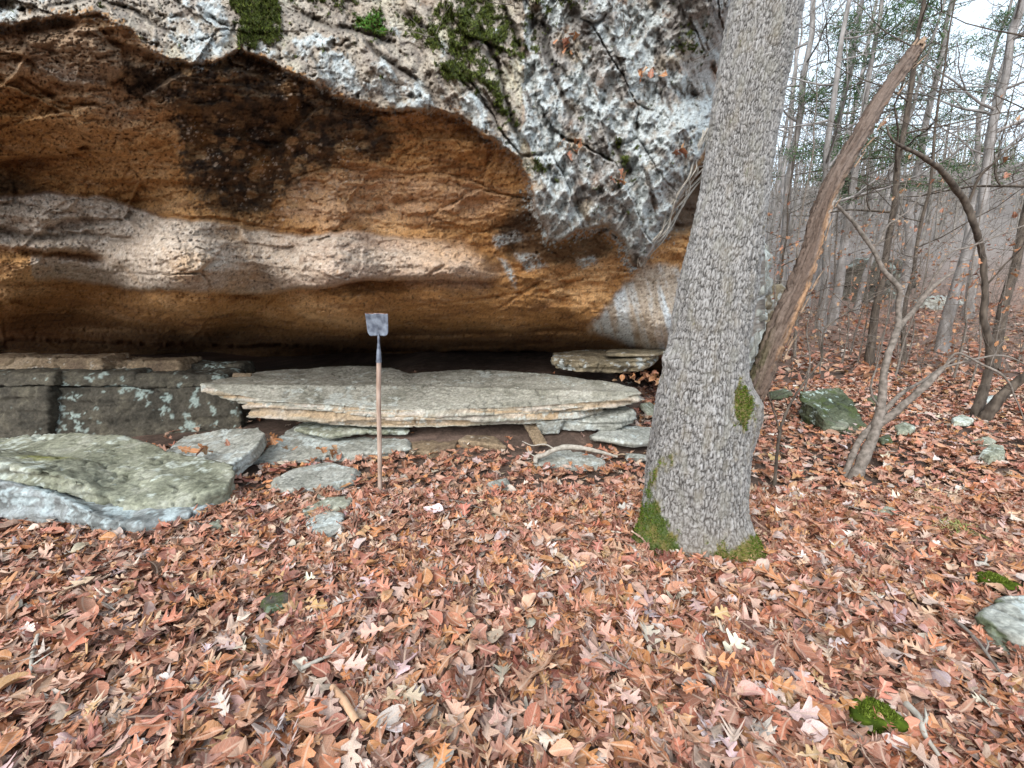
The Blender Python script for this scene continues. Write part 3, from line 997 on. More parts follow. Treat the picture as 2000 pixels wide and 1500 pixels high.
# stone ledges at the back right, meeting the bluff
stone('rough lichen-spotted stone shelf between the bluff and the right end of the long slab', 'rock ledge',
      [(1075, 700, 5.1), (1120, 706, 4.95), (1200, 708, 4.9), (1262, 702, 4.95), (1290, 690, 5.2), (1290, 682, 5.9), (1180, 682, 6.2), (1080, 688, 5.8)], .13, .016, 'rock_ledge', amp=.03, sty='ledge', strat=.07, layer=.03, seed=3, inset=.1)
stone('thin pale stone sheet tucked under the base wall beside the oak trunk', 'rock ledge',
      [(1180, 690, 5.0), (1270, 692, 4.95), (1302, 686, 5.0), (1300, 678, 5.6), (1190, 682, 5.6)], .04, .016, 'rock_ledge', amp=.015, sty='ledge', strat=.03, layer=.02, seed=4)
# pieces under the slab
stone('layered grey rock wedged under the right end of the long slab', 'rock',
      [(1090, 816, 4.45), (1150, 820, 4.35), (1205, 818, 4.35), (1240, 800, 4.5), (1215, 788, 4.9), (1110, 790, 5.0)], .13, .016, 'stone', amp=.03, sty='grey', strat=.06, layer=.02, seed=5, inset=.0)
stone('small grey wedge stone propping the slab beside a flat tan stone', 'stone',
      [(1045, 824, 4.33), (1102, 820, 4.33), (1104, 812, 4.6), (1048, 812, 4.6)], .16, .012, 'stone', amp=.02, sty='grey', seed=6, inset=.35, strat=.01)
stone('flat tan stone leaning out from under the slab left of the wedge stone', 'stone',
      [(1045, 866, 4.05), (1070, 864, 4.05), (1046, 822, 4.5), (1020, 822, 4.5)], .05, .012, 'stone', amp=.01, sty='brown', seed=7, strat=.01)
stone('low brown stone block lying in dirt under the slab with pale lichen dots', 'stone',
      [(893, 858, 4.22), (960, 866, 4.15), (990, 872, 4.1), (968, 852, 4.4), (910, 848, 4.4)], .10, .014, 'stone', amp=.015, sty='brown', seed=8, strat=.01)
stone('brown edge of buried stone right of the shovel handle in the dirt', 'stone',
      [(800, 880, 4.1), (840, 886, 4.02), (890, 868, 4.15), (900, 856, 4.4), (850, 850, 4.5), (790, 858, 4.4)], .10, .014, 'stone', amp=.015, sty='brown', seed=9, strat=.01)
stone('small tan stone block resting on the left end of the long slab', 'stone',
      [(452, 741, 4.95), (490, 741, 4.95), (492, 727, 5.1), (455, 728, 5.1)], .06, .01, 'stone', amp=.01, sty='brown', seed=10, strat=.01, inset=-.05)
# bedrock apron below the slab
stone('grey bedrock shelf with cracked sheets behind the shovel handle', 'rock',
      [(490, 898, 3.92), (560, 903, 3.86), (650, 888, 4.0), (740, 884, 4.02), (800, 874, 4.1), (800, 838, 4.7), (600, 820, 4.9), (560, 838, 4.5), (530, 868, 4.15)], .14, .016, 'bedrock_shelf', amp=.03, sty='grey', strat=.03, layer=.03, seed=11)
stone('thin curled grey rock sheet lying on the bedrock shelf under the slab', 'stone',
      [(572, 836, 4.38), (640, 850, 4.22), (700, 840, 4.3), (800, 842, 4.35), (790, 822, 4.7), (600, 818, 4.75)], .05, .014, 'stone', amp=.015, sty='green', strat=.02, layer=.02, seed=12)
stone('grey flat rock half buried in dirt behind the pale fallen branch', 'rock',
      [(1040, 905, 3.85), (1130, 920, 3.75), (1190, 918, 3.78), (1180, 895, 4.0), (1120, 876, 4.2), (1060, 884, 4.05)], .07, .014, 'stone', amp=.012, sty='grey', strat=.02, seed=13)
stone('pale flat rock slab at the foot of the oak on its left side', 'rock',
      [(1150, 850, 4.2), (1240, 865, 4.05), (1285, 860, 4.1), (1285, 835, 4.5), (1200, 828, 4.6)], .06, .016, 'stone', amp=.015, sty='grey', strat=.02, seed=14)
# left boulders
yel = at1(90, 893, 3.15)
stone('broad flat-topped grey-green boulder with a yellow lichen patch at the left edge', 'boulder',
      [(-170, 850, 3.7), (0, 851, 3.7), (130, 846, 3.75), (235, 848, 3.75), (300, 866, 3.65), (330, 880, 3.55), (455, 908, 3.42), (462, 925, 3.3), (445, 950, 3.05), (400, 968, 2.92), (330, 985, 2.84), (250, 983, 2.80), (205, 972, 2.80), (160, 945, 2.82), (100, 922, 2.82), (0, 905, 2.85), (-170, 880, 2.82)],
      .15, .016, 'boulder', amp=.035, sty='green', strat=.03, layer=.045, seed=15, inset=.03, yellow=yel)
lowr = ring([(-180, 905, 2.95), (0, 940, 2.82), (100, 962, 2.78), (190, 1008, 2.66), (260, 1022, 2.64), (370, 1004, 2.80), (425, 975, 3.0), (400, 920, 3.5), (0, 900, 3.6), (-180, 890, 3.6)])
V, f = prism(lowr, bz=-.15, inset=-.09)
rock('boulder', 'blue-grey lichened boulder underneath the broad flat-topped boulder at left edge', 'boulder', V, f, .016, amp=.035, sty='blue', strat=.03, layer=.05, seed=16)
stone('grey wedge-shaped stone leaning behind the yellow-patched boulder toward the slab', 'boulder',
      [(320, 880, 3.75), (400, 900, 3.5), (455, 905, 3.48), (500, 872, 3.75), (520, 846, 4.0), (505, 834, 4.2), (440, 836, 4.2), (360, 852, 4.15)], .16, .016, 'boulder', amp=.025, sty='grey', strat=.03, layer=.04, seed=17)
# dark bedrock wall behind the left boulders
bw = empty('bedrock_wall', at1(150, 860, 4.6))
tag(bw, 'dark jointed bedrock wall with pale lichen specks behind the left boulders', 'rock wall')


def wallblock(name, x0, x1, y0, y1, Y0, Y1, dep, seed, sty='dark', vox=.02, lab=None, stra=.03):
    dep = dep * (.25 if 'ledge' in name else .5)
    T = ring([(x0, y0, Y0), (x1, y0, Y1)])
    B = ring([(x0, y1, Y0 - .06), (x1, y1, Y1 - .06)])
    zt = (T[0][2], T[1][2])
    V = np.array([T[0], T[1], (T[1][0], T[1][1] + dep, T[1][2]), (T[0][0], T[0][1] + dep, T[0][2]), B[0], B[1], (B[1][0], B[1][1] + dep, B[1][2]), (B[0][0], B[0][1] + dep, B[0][2])])
    V = V - np.array(bw.location)
    f = [(0, 1, 2), (0, 2, 3), (4, 6, 5), (4, 7, 6), (0, 5, 1), (0, 4, 5), (1, 6, 2), (1, 5, 6), (2, 7, 3), (2, 6, 7), (3, 4, 0), (3, 7, 4)]
    o = rock(name, None, None, V, f, vox, amp=.045, sty=sty, strat=stra, layer=.07, parent=bw, seed=seed, smooth=1)
    if lab:
        o['label'] = lab
    return o


wallblock('wall_block', -160, 93, 757, 880, 4.55, 4.6, 1.2, 20)
wallblock('wall_block', 97, 470, 757, 900, 4.68, 4.9, 1.2, 21)
wallblock('wall_block', -160, 104, 728, 755, 4.58, 4.62, 1.3, 22)
wallblock('wall_block', 106, 262, 727, 755, 4.70, 4.8, 1.3, 23)
wallblock('wall_block', 264, 430, 731, 757, 4.80, 5.0, 1.2, 24)
wallblock('ledge_stone', -160, 198, 700, 724, 4.85, 4.9, 1.5, 25, 'brown', .016, 'brown ledge stone along the top of the wall')
wallblock('ledge_stone', 203, 350, 706, 728, 5.0, 5.1, 1.5, 26, 'brown', .016)
wallblock('ledge_stone', 352, 470, 712, 742, 5.2, 5.4, 1.2, 27, 'dark', .016)
# floor of the shelter behind: dark back fill
# stones set among the leaves: (label, outline px, thick, style, lift)
gs = [
    ('flat grey-green stone in the leaves left of the shovel foot', [(535, 952), (575, 932), (640, 918), (697, 930), (688, 950), (650, 965), (590, 975), (542, 968)], .06, 'grey', .07, {}),
    ('lower of two flat grey stones below the shovel foot, half covered by leaves', [(600, 1030), (640, 1012), (672, 1020), (670, 1045), (635, 1060), (605, 1052)], .05, 'grey', .06, {}),
    ('upper of two flat grey stones below the shovel foot, half covered by leaves', [(590, 1008), (640, 985), (690, 982), (680, 1002), (630, 1012), (600, 1025)], .05, 'green', .06, {}),
    ('tiny pale lichened stone in leaves below the left boulders', [(408, 1035), (430, 1028), (437, 1040), (415, 1048)], .04, 'green', .05, {}),
    ('small grey angular stone in the leaves right of the shovel foot', [(953, 958), (990, 950), (1000, 968), (975, 975)], .04, 'grey', .07, {}),
    ('small rounded stone with green moss on its left half among front leaves', [(512, 1200), (530, 1180), (565, 1178), (578, 1195), (560, 1215), (525, 1220)], .05, 'dark', .07, dict(moss=.28)),
    ('white stone at the foot of the green mossy boulder', [(1612, 842), (1635, 836), (1655, 842), (1648, 850), (1620, 850)], .05, 'green', .10, {}),
    ('small mossy stone between the oak and the green boulder', [(1500, 778), (1530, 770), (1545, 778), (1530, 786), (1505, 786)], .06, 'mossy', .10, dict(moss=.3)),
    ('pale grey-green stone right of the forked sapling', [(1745, 845), (1765, 836), (1785, 846), (1775, 856), (1752, 855)], .05, 'green', .08, {}),
    ('small dark mossy stone beside the forked sapling stems', [(1715, 868), (1732, 862), (1740, 872), (1722, 876)], .05, 'mossy', .08, dict(moss=.3)),
    ('pale green stone left of the mossy forked stem at right', [(1857, 832), (1875, 824), (1898, 834), (1890, 841), (1862, 840)], .06, 'green', .10, {}),
    ('pale lichened stone with dark base in leaves at far right', [(1910, 905), (1930, 888), (1955, 892), (1957, 908), (1930, 914)], .08, 'green', .11, {}),
    ('low stone strewn with leaves uphill of the pale lichened stone', [(1895, 870), (1925, 862), (1942, 870), (1925, 878)], .05, 'green', .06, {}),
    ('grey stone nearly buried in leaves behind the forked sapling', [(1690, 790), (1705, 780), (1722, 788), (1715, 796)], .07, 'mossy', .08, dict(moss=.3)),
    ('long pale stone among leaves behind the mossy forked stem', [(1915, 785), (1950, 778), (1950, 790), (1920, 792)], .06, 'grey', .07, {}),
    ('thin pale stone chip in the leaves downhill of the sapling', [(1702, 1008), (1735, 1000), (1748, 1012), (1715, 1018)], .03, 'green', .05, {}),
    ('pale flat stone in leaves just left of the oak above its foot', [(1250, 800), (1268, 796), (1288, 812), (1285, 826), (1262, 818)], .05, 'green', .08, {}),
    ('grey stone sliver in leaves left of the oak', [(1222, 897), (1262, 900), (1262, 908), (1225, 905)], .04, 'grey', .06, {}),
]
for k, (lab, px, th, sty, lift, kw) in enumerate(gs):
    yy = max(p[1] for p in px)
    gstone(lab, 'stone', px, th, sty, lift, vox=.009 if yy > 900 else .013, amp=.012, strat=.008, seed=40 + k, **kw)
# rock with moss at right edge, foreground
gstone('grey rock with moss on its lower side at the right edge of the leaves', 'rock', [(1900, 1230), (1950, 1200), (2040, 1200), (2100, 1260), (2040, 1290), (1980, 1285), (1930, 1262)], .12, 'grey', .10, name='rock', vox=.010, amp=.02, strat=.02, seed=70, moss=.22)
# green boulder
gT = [(1562, 764, 5.6), (1640, 757, 5.75), (1668, 790, 5.3), (1695, 836, 4.85), (1660, 848, 4.75), (1612, 826, 4.8), (1592, 798, 5.05), (1566, 782, 5.3)]
stone('dark green mossy boulder with a flat tilted top standing in leaves right of the oak', 'boulder', gT, .35, .014, 'boulder', amp=.035, sty='mossy', strat=.04, layer=.05, seed=71, moss=.30, inset=.12)
# far rocks
for k, (lab, pts, th, sty) in enumerate((
    ('low mossy rock shelf among thin trunks beyond the green boulder', [(1700, 728, 8.6), (1760, 735, 8.2), (1800, 730, 8.4), (1790, 716, 10), (1710, 712, 10)], .35, 'green'),
    ('grey rock face seen between the oak and its dead stem', [(1425, 470, 8.2), (1468, 480, 7.9), (1500, 500, 8.4), (1500, 480, 11), (1430, 440, 12)], 2.2, 'grey'),
    ('tall grey rock outcrop in the woods beyond the dead stem', [(1455, 560, 12), (1530, 560, 12.4), (1560, 575, 13.5), (1540, 560, 16), (1460, 545, 16)], 2.6, 'ledge'),
    ('dark layered outcrop under orange leaves on the far slope', [(1655, 520, 15), (1700, 508, 14.6), (1760, 512, 15), (1790, 524, 16), (1760, 508, 18), (1670, 506, 18)], 1.4, 'dark'),
    ('grey outcrop on the far slope right of the forked sapling', [(1790, 585, 14), (1850, 580, 13.6), (1890, 590, 14.2), (1870, 572, 17), (1800, 572, 17)], 1.3, 'grey'))):
    V, f = prism(ring(pts), thick=th, inset=-.1)
    rock('rock_outcrop', lab, 'rock outcrop', V, f, .05 if th < 1 else .08, amp=.14, sty=sty, strat=.15, layer=.16, seed=80 + k)


# ------------------------------------------------------------------ tubes
class Tubes:
    def __init__(s):
        s.V, s.F, s.n = [], [], 0

    def add(s, pts, rad, sides=6):
        pts = np.asarray(pts, float)
        rad = np.asarray(rad, float)
        n = len(pts)
        T = np.gradient(pts, axis=0)
        T /= np.linalg.norm(T, axis=1)[:, None] + 1e-9
        ref = np.array([.31, .95, .05]) if abs(T[0][2]) > .7 else np.array([0, 0.1, 1.])
        A = np.cross(T, ref)
        A /= np.linalg.norm(A, axis=1)[:, None] + 1e-9
        B = np.cross(T, A)
        an = np.arange(sides) * 2 * math.pi / sides
        R_ = pts[:, None] + rad[:, None, None] * (np.cos(an)[None, :, None] * A[:, None] + np.sin(an)[None, :, None] * B[:, None])
        s.V.append(R_.reshape(-1, 3))
        i = np.arange(n * sides).reshape(n, sides)
        j = np.roll(i, -1, 1)
        s.F.append(np.stack([i[:-1], j[:-1], j[1:], i[1:]], -1).reshape(-1, 4) + s.n)
        s.n += n * sides

    def build(s, name, mat, parent=None):
        return make(name, np.concatenate(s.V), np.concatenate(s.F), mat, parent)


def curve(pts, n):
    """smooth resample (Catmull-Rom) of rows"""
    p = np.asarray(pts, float)
    m = len(p)
    q = np.concatenate([[2 * p[0] - p[1]], p, [2 * p[-1] - p[-2]]])
    t = np.linspace(0, m - 1 - 1e-6, n)
    i = t.astype(int)
    f_ = (t - i)[:, None]
    a, b, c, d_ = q[i], q[i + 1], q[i + 2], q[i + 3]
    return .5 * ((2 * b) + (-a + c) * f_ + (2 * a - 5 * b + 4 * c - d_) * f_ ** 2 + (-a + 3 * b - 3 * c + d_) * f_ ** 3)


# ------------------------------------------------------------------ the oak
oak_px = [(1372, 1115, 200, 2.66), (1362, 1060, 196, 2.66), (1354, 1000, 186, 2.67), (1358, 900, 184, 2.70), (1368, 800, 172, 2.73), (1377, 700, 152, 2.77), (1392, 600, 146, 2.81), (1410, 500, 136, 2.86), (1428, 400, 126, 2.91), (1443, 300, 120, 2.96),
          (1459, 200, 125, 3.02), (1477, 100, 132, 3.08), (1497, 0, 134, 3.14), (1524, -110, 140, 3.2), (1580, -330, 150, 3.3), (1700, -700, 170, 3.5)]
pts, rad = [], []
for (x, y, w, Y) in oak_px:
    p = np.array(at1(x, y, Y))
    dep = p[1] * CP - (p[2] - CZ) * SP
    pts.append(p)
    rad.append(w / 2 / F * dep * .985)
pts = np.array(pts)
pts[0, 2] = -.12
K = 680
c4 = curve(np.concatenate([pts, np.array(rad)[:, None]], 1), 2000)
# arc-length resample, denser in view
L_ = np.concatenate([[0], np.cumsum(np.linalg.norm(np.diff(c4[:, :3], axis=0), axis=1))])
vis = np.searchsorted(c4[:, 2], 3.6)
Lv = L_[min(vis, 1999)]
sarr = np.concatenate([np.linspace(0, Lv, 620), np.linspace(Lv, L_[-1], 61)[1:]])
c4 = np.stack([np.interp(sarr, L_, c4[:, j]) for j in range(4)], -1)
ctr, r0 = c4[:, :3], c4[:, 3]
# angles: dense on the side that faces the camera (camera is at -Y, slightly -X)
th_f = np.linspace(-math.radians(102), math.radians(102), 200)
th_b = np.linspace(math.radians(102), 2 * math.pi - math.radians(102), 42)[1:-1]
th = np.concatenate([th_f, th_b])
cam_dir = math.atan2(-2.7, -1.15)
ang = th + cam_dir
nA = len(th)
TH, SSs = np.meshgrid(th, sarr)
AN = TH + cam_dir
rr = np.repeat(r0[:, None], nA, 1)
zc = ctr[:, 2][:, None]
# root flare lobes
fl = np.exp(-np.clip(zc - .02, 0, 9) / .16)


def lobe(a0, w):
    dd = np.angle(np.exp(1j * (AN - a0)))
    return np.exp(-(dd / w) ** 2)


rr = rr + fl * (.15 * lobe(math.radians(197), .40) + .16 * lobe(math.radians(-52), .42) + .02 * lobe(math.radians(-110), .35) + .05 * lobe(math.radians(100), .5) + .05 * lobe(math.radians(20), .5) - .015)
rr = rr + .03 * np.exp(-((zc - .55) / .35) ** 2) * lobe(math.radians(-105), .5)
# collar where the dead stem leaves the trunk
cz = at1(1460, 790, 2.75)[2]
rr = rr + .090 * np.exp(-(((zc - cz) / np.where(zc > cz, .13, .24)) ** 2)) * lobe(math.radians(-12), .50)
# left burr
cz2 = at1(1300, 700, 2.8)[2]
rr = rr + .035 * np.exp(-((zc - cz2) / .06) ** 2) * lobe(math.radians(188), .35)
g2 = np.stack([np.cos(AN) * rr * 2, np.sin(AN) * rr * 2, SSs * 1.0], -1).reshape(-1, 3)
rr = rr + (fbm(g2, 1.6, 3) * .022).reshape(rr.shape)
# bark plates
arc = (TH * .27)
warp1 = fbm(g2, 6, 3, off=3.).reshape(rr.shape)
warp2 = fbm(g2, 6, 3, off=13.).reshape(rr.shape)
bp = np.stack([(arc + .016 * warp1) / .0185, (SSs + .04 * warp2) / .062], -1).reshape(-1, 2)
_, be_, br_ = vor(bp, .8)
be_ = be_.reshape(rr.shape)
br_ = br_.reshape(rr.shape)
fis = np.abs(fbm(np.stack([arc / .03, SSs / .22, arc * 0], -1).reshape(-1, 3), 1., 3, off=77.)).reshape(rr.shape)
fv = fbm(np.stack([(arc + .010 * warp1) / .026, SSs / .15, arc * 0], -1).reshape(-1, 3), 1., 3, .55, off=177.).reshape(rr.shape)
fv2 = fbm(np.stack([(arc + .008 * warp2) / .022, SSs / .13, arc * 0 + 9], -1).reshape(-1, 3), 1., 2, .5, off=277.).reshape(rr.shape)
vert = np.minimum(ss(.0, .17, np.abs(fv)), ss(.0, .15, np.abs(fv2)))
_, be5, br5 = vor(np.stack([(arc + .014 * warp2) / .026 + 31, (SSs + .03 * warp1) / .034], -1).reshape(-1, 2), .9)
be5 = be5.reshape(rr.shape)
mod5 = ss(-.3, .3, fbm(g2, 2.2, 3, .5, off=55.).reshape(rr.shape))
plate = (.40 + .60 * vert) * (.32 + .70 * ss(.0, .20, be_)) * (.50 + .50 * np.maximum(mod5, ss(.0, .16, be5)))
grain = fbm(g2 * (1, 1, 1), 26, 3, .6, off=9.).reshape(rr.shape)
calm = np.clip(fl * 1.0 + np.exp(-(((zc - cz) / .25) ** 2)) * lobe(math.radians(0), .6), 0, 1)
rr = rr + (plate - .6) * .0150 * (1 - .55 * calm) + grain * .0045 + (br_ - .5) * .004
PX = ctr[:, None, 0] + np.cos(AN) * rr
PY = ctr[:, None, 1] + np.sin(AN) * rr
PZ = ctr[:, None, 2] + 0 * rr
OV = np.stack([PX, PY, PZ], -1)
oc = mix(np.tile([.040, .036, .033], (rr.size, 1)), (.275, .262, .25), ss(.22, .68, plate).ravel())
oc = mix(oc, (.43, .42, .415), .6 * (ss(.55, 1.0, plate) * ss(.45, 1.0, br_ + .6 * grain)).ravel() * .75)
oc = mix(oc, (.17, .15, .13), (ss(.15, .45, grain) * .4).ravel())
oc = mix(oc, (.21, .20, .17), (ss(.0, .4, warp2) * .5).ravel())
oc = mix(oc, (.20, .17, .13), (ss(.05, .4, warp1) * .35).ravel())
oc = mix(oc, (.24, .20, .16), (calm * .55).ravel())
mossa = (np.exp(-np.clip(zc, 0, 9) / .20) * (lobe(math.radians(190), .55) * 1.5 + lobe(math.radians(-52), .6) * 2.6 * ss(.26, .06, zc) + .35 * lobe(math.radians(-140), .5))
         + 1.1 * np.exp(-(((zc - cz - .06) / .15) ** 2)) * lobe(math.radians(-58), .30)
         + .42 * ss(1.1, .0, zc) * lobe(math.radians(205), .35))
mossa = ss(.36, .66, mossa + .75 * warp1 + .35 * grain + .15 * (plate - .5))
mcol = mix(np.tile([.055, .085, .012], (rr.size, 1)), (.15, .12, .03), ss(-.1, .3, warp2 + .5 * lobe(math.radians(-58), .5)).ravel())
oc = oc * (1 - mossa.ravel()[:, None] * .9) + mcol * mossa.ravel()[:, None] * .9
iA = np.arange(len(sarr) * nA).reshape(len(sarr), nA)
jA = np.roll(iA, -1, 1)
oF = np.stack([iA[:-1], jA[:-1], jA[1:], iA[1:]], -1).reshape(-1, 4)
oak = empty('oak_tree', (float(ctr[0, 0]), float(ctr[0, 1]), 0))
tag(oak, 'large grey oak with blocky bark, mossy foot and a dead stem leaning right', 'tree')
ol = np.array(oak.location)
make('trunk', OV.reshape(-1, 3) - ol, oF, M_BARK, oak, col=oc)
mi = np.where(mossa.ravel() > .6)[0]
mi = rng.choice(mi, min(len(mi), 6000), replace=False)
NR = np.stack([np.cos(AN), np.sin(AN), AN * 0 + .5], -1).reshape(-1, 3)
ot = tufts('moss', OV.reshape(-1, 3)[mi] - ol, NR[mi], .010, np.array([(.07, .12, .015), (.10, .15, .02), (.14, .13, .03), (.05, .09, .012)]), oak, 3, 5)
ROCKS.append([(float(ctr[0, 0] + .30 * math.cos(t)), float(ctr[0, 1] + .30 * math.sin(t))) for t in np.linspace(0, 6, 12)])

# dead broken stem
dp = [(1462, 800, 44, 2.80), (1484, 745, 52, 2.80), (1503, 690, 54, 2.83), (1530, 622, 56, 2.88), (1560, 555, 52, 2.94), (1585, 488, 46, 3.0), (1602, 420, 44, 3.05), (1630, 350, 46, 3.12), (1668, 285, 46, 3.2), (1703, 225, 42, 3.28), (1745, 158, 40, 3.38), (1778, 112, 36, 3.46), (1792, 92, 30, 3.5)]
q = []
for (x, y, w, Y) in dp:
    p = np.array(at1(x, y, Y))
    q.append([*p, w / 2 / F * (p[1] * CP - (p[2] - CZ) * SP)])
q = curve(q, 300)
nS = 72
T = np.gradient(q[:, :3], axis=0)
T /= np.linalg.norm(T, axis=1)[:, None]
A = np.cross(T, [0, -1, 0])
A /= np.linalg.norm(A, axis=1)[:, None]
B = np.cross(T, A)
an = np.linspace(0, 2 * math.pi, nS, endpoint=False)
AN2, S2 = np.meshgrid(an, np.linspace(0, 3.0, 300))
gg = np.stack([np.cos(AN2) * .9, np.sin(AN2) * .9, S2 * .35], -1).reshape(-1, 3)
gro = fbm(gg, 5, 4, .6, ridge=True).reshape(AN2.shape)
lum = fbm(np.stack([np.cos(AN2), np.sin(AN2), S2 * 1.5], -1).reshape(-1, 3), 1.6, 4, off=5.).reshape(AN2.shape)
lu2 = fbm(np.stack([np.cos(AN2), np.sin(AN2), S2 * 3], -1).reshape(-1, 3), 5, 4, .65, off=15.).reshape(AN2.shape)
gr2 = fbm(gg, 14, 3, .6, ridge=True, off=3.).reshape(AN2.shape)
rD = .53 * q[:, 3][:, None] * (.88 + .42 * gro + .28 * lum + .34 * lu2 + .18 * gr2)
barkm = ss(-.02, .05, lum + .5 * lu2)
rD = rD * (.90 + .20 * barkm)
# ragged broken tip
tip = ss(.955, 1., np.linspace(0, 1, 300))[:, None]
rD = rD * (1 - .75 * tip * (0.6 + .8 * np.abs(lum)))
DV = q[:, None, :3] + rD[..., None] * (np.cos(AN2)[..., None] * A[:, None] + np.sin(AN2)[..., None] * B[:, None])
DV = DV + T[:, None] * (tip * .10 * lu2)[..., None]
# colours: brown barked side, bare orange wood to the right below
dc = mix(np.tile([.035, .024, .018], (AN2.size, 1)), (.15, .105, .082), ss(-.1, .7, lu2 + gro * .8 + .4 * gr2).ravel())
rightside = ss(-.15, .35, np.cos(AN2) * (1) + .5 * lum + .35 * lu2 - .1)
low_ = ss(.60, .48, S2 / 3) * ss(.12, .2, S2 / 3)
dc = mix(dc, (.46, .27, .15), (rightside * low_ * ss(-.25, .1, lu2 + .3)).ravel() * .85)
dc = mix(dc, (.36, .25, .17), (rightside * (1 - low_) * ss(.0, .3, lu2 + .1)).ravel() * .3)
dc = mix(dc, (.22, .165, .135), ((1 - barkm) * ss(-.3, .2, gro)).ravel() * .75)
dc = mix(dc, (.10, .035, .015), (ss(.25, .4, lu2) * rightside).ravel() * .8)
dc = mix(dc, (.07, .09, .02), (ss(.3, .0, S2 / 3) * ss(.2, .8, -np.cos(AN2)) * ss(-.2, .2, lum)).ravel() * .7)
dc = mix(dc, (.55, .53, .48), (np.exp(-((S2 / 3 - .52) / .035) ** 2) * ss(.3, .8, np.cos(AN2)) * ss(-.1, .1, lu2)).ravel() * .9)
iD = np.arange(300 * nS).reshape(300, nS)
jD = np.roll(iD, -1, 1)
dc = dc * .78
dst = make('dead_stem', DV.reshape(-1, 3) - ol, np.stack([iD[:-1], jD[:-1], jD[1:], iD[1:]], -1).reshape(-1, 4), M_WOODD, oak, col=dc)
dst['label'] = 'rotten broken stem with bare orange wood leaning right from the oak'
# splinters at the tip and peeling strips
tb = Tubes()
for k in range(14):
    a_ = rng.uniform(0, 6.28)
    i_ = rng.integers(284, 297)
    c_ = q[i_, :3] + (math.cos(a_) * A[i_] + math.sin(a_) * B[i_]) * q[i_, 3] * .55
    ln = rng.uniform(.05, .14)
    tb.add([c_, c_ + T[i_] * ln * .6, c_ + T[i_] * ln + rng.normal(size=3) * .008], [.012, .008, .001], 4)
for k in range(26):
    a_ = rng.uniform(-1.2, 1.2)
    i_ = rng.integers(30, 270)
    c_ = q[i_, :3] + (math.cos(a_) * A[i_] + math.sin(a_) * B[i_]) * q[i_, 3] * 1.0
    o_ = (math.cos(a_) * A[i_] + math.sin(a_) * B[i_]) * rng.uniform(.005, .03)
    ln = rng.uniform(.05, .16)
    tb.add([c_, c_ + T[i_] * ln * .5 + o_ * .4, c_ + T[i_] * ln + o_], [.006, .005, .001], 3)
for v_ in tb.V:
    v_ -= ol
sp = tb.build('splinters', mat_plain('split_wood', (.16, .10, .065), (.40, .28, .19), 40), oak)
sp['kind'] = 'stuff'


# ------------------------------------------------------------------ shovel
sh_b = ground_at(741, 966)
shY = sh_b[1]
shovel = empty('shovel', tuple(sh_b))
tag(shovel, 'old square-bladed shovel standing upside down with its wooden handle in the leaves', 'shovel')
sb = np.array(shovel.location)
hb, ht, ft, bt_ = np.array(at1(741, 972, shY)), np.array(at1(740, 703, shY + .03)), np.array(at1(739.5, 655, shY + .03)), None
M_HAND = mat_plain('worn_ash_handle', (.26, .17, .125), (.50, .38, .31), 9, stretch=(6, 6, .7), bump=.3)
M_STEEL = mat_plain('worn_blue_steel', (.08, .09, .12), (.23, .26, .31), 26, rough=.5, metal=.45, bump=.25, spec=.5)
tb = Tubes()
hp = curve([hb - (0, 0, .06), hb * .7 + ht * .3 + (.004, 0, 0), hb * .3 + ht * .7 - (.003, 0, 0), ht], 30)
tb.add(hp - sb, np.interp(np.linspace(0, 1, 30), [0, .1, .5, .9, 1], [.0165, .0175, .0185, .0190, .0185]), 14)
tb.build('handle', M_HAND, shovel)
tb = Tubes()
tb.add(np.array([ht + (ht - ft) * -.0 - (0, 0, .02), ht, ht + (ft - ht) * .3, ht + (ft - ht) * .68, ft + (0, 0, .01)]) - sb, [.0215, .021, .018, .010, .0085], 14)
for k in (0.02,):
    tb.add(np.array([ht + (-.024, -.0, -.012), ht + (.024, -.0, -.012)]) - sb, [.004, .004], 6)
tb.build('socket', M_STEEL, shovel)
# blade: dished plate with thickness, square top edge, rounded lower corners
Yb = shY + .03
sc = 1 / F * (np.array(ft)[1] * CP - (ft[2] - CZ) * SP)
bw_, bh_ = 44 * sc, 43 * sc
nx, nz = 23, 23
xs = np.linspace(-1, 1, nx)
zs = np.linspace(0, 1, nz)
XX, ZZ = np.meshgrid(xs, zs)
hw = .5 * bw_ * (.90 + .10 * ZZ)
rc = .26
cut = np.where(ZZ < rc, np.sqrt(np.clip(1 - ((rc - ZZ) / rc) ** 2, 0, 1)), 1)
hw = hw * (1 - .30 * (1 - cut))
wob = .004 * np.sin(XX * 5 + 1) * (ZZ > .95)
dish = -.012 * (XX ** 2) - .010 * ZZ ** 2 + .012 * np.exp(-(XX / .14) ** 2) * ss(.5, 0, ZZ)
front = np.stack([XX * hw + 0, -dish * -1 - .002 + 0 * XX, ZZ * bh_ + wob], -1)
back = front + (0, .0035, 0)
BV = np.concatenate([front.reshape(-1, 3), back.reshape(-1, 3)]) + (ft - sb) + (0, 0, -.004)
g_ = gridf(nz, nx)
nf = nx * nz
i_ = np.arange(nf).reshape(nz, nx)
rim = np.concatenate([i_[0], i_[1:, -1], i_[-1, ::-1][1:], i_[::-1, 0][1:-1]])
rn = np.roll(rim, -1)
BF = np.concatenate([g_, g_[:, ::-1] + nf, np.stack([rim, rim + nf, rn + nf, rn], -1)])
make('blade', BV, BF, M_STEEL, shovel)
tb = Tubes()
e0 = BV[i_[-1, 0]]
e1_ = BV[i_[-1, -1]]
tb.add([e0, e0 * .5 + e1_ * .5 + (0, -.001, .001), e1_], [.0022, .0024, .0022], 6)
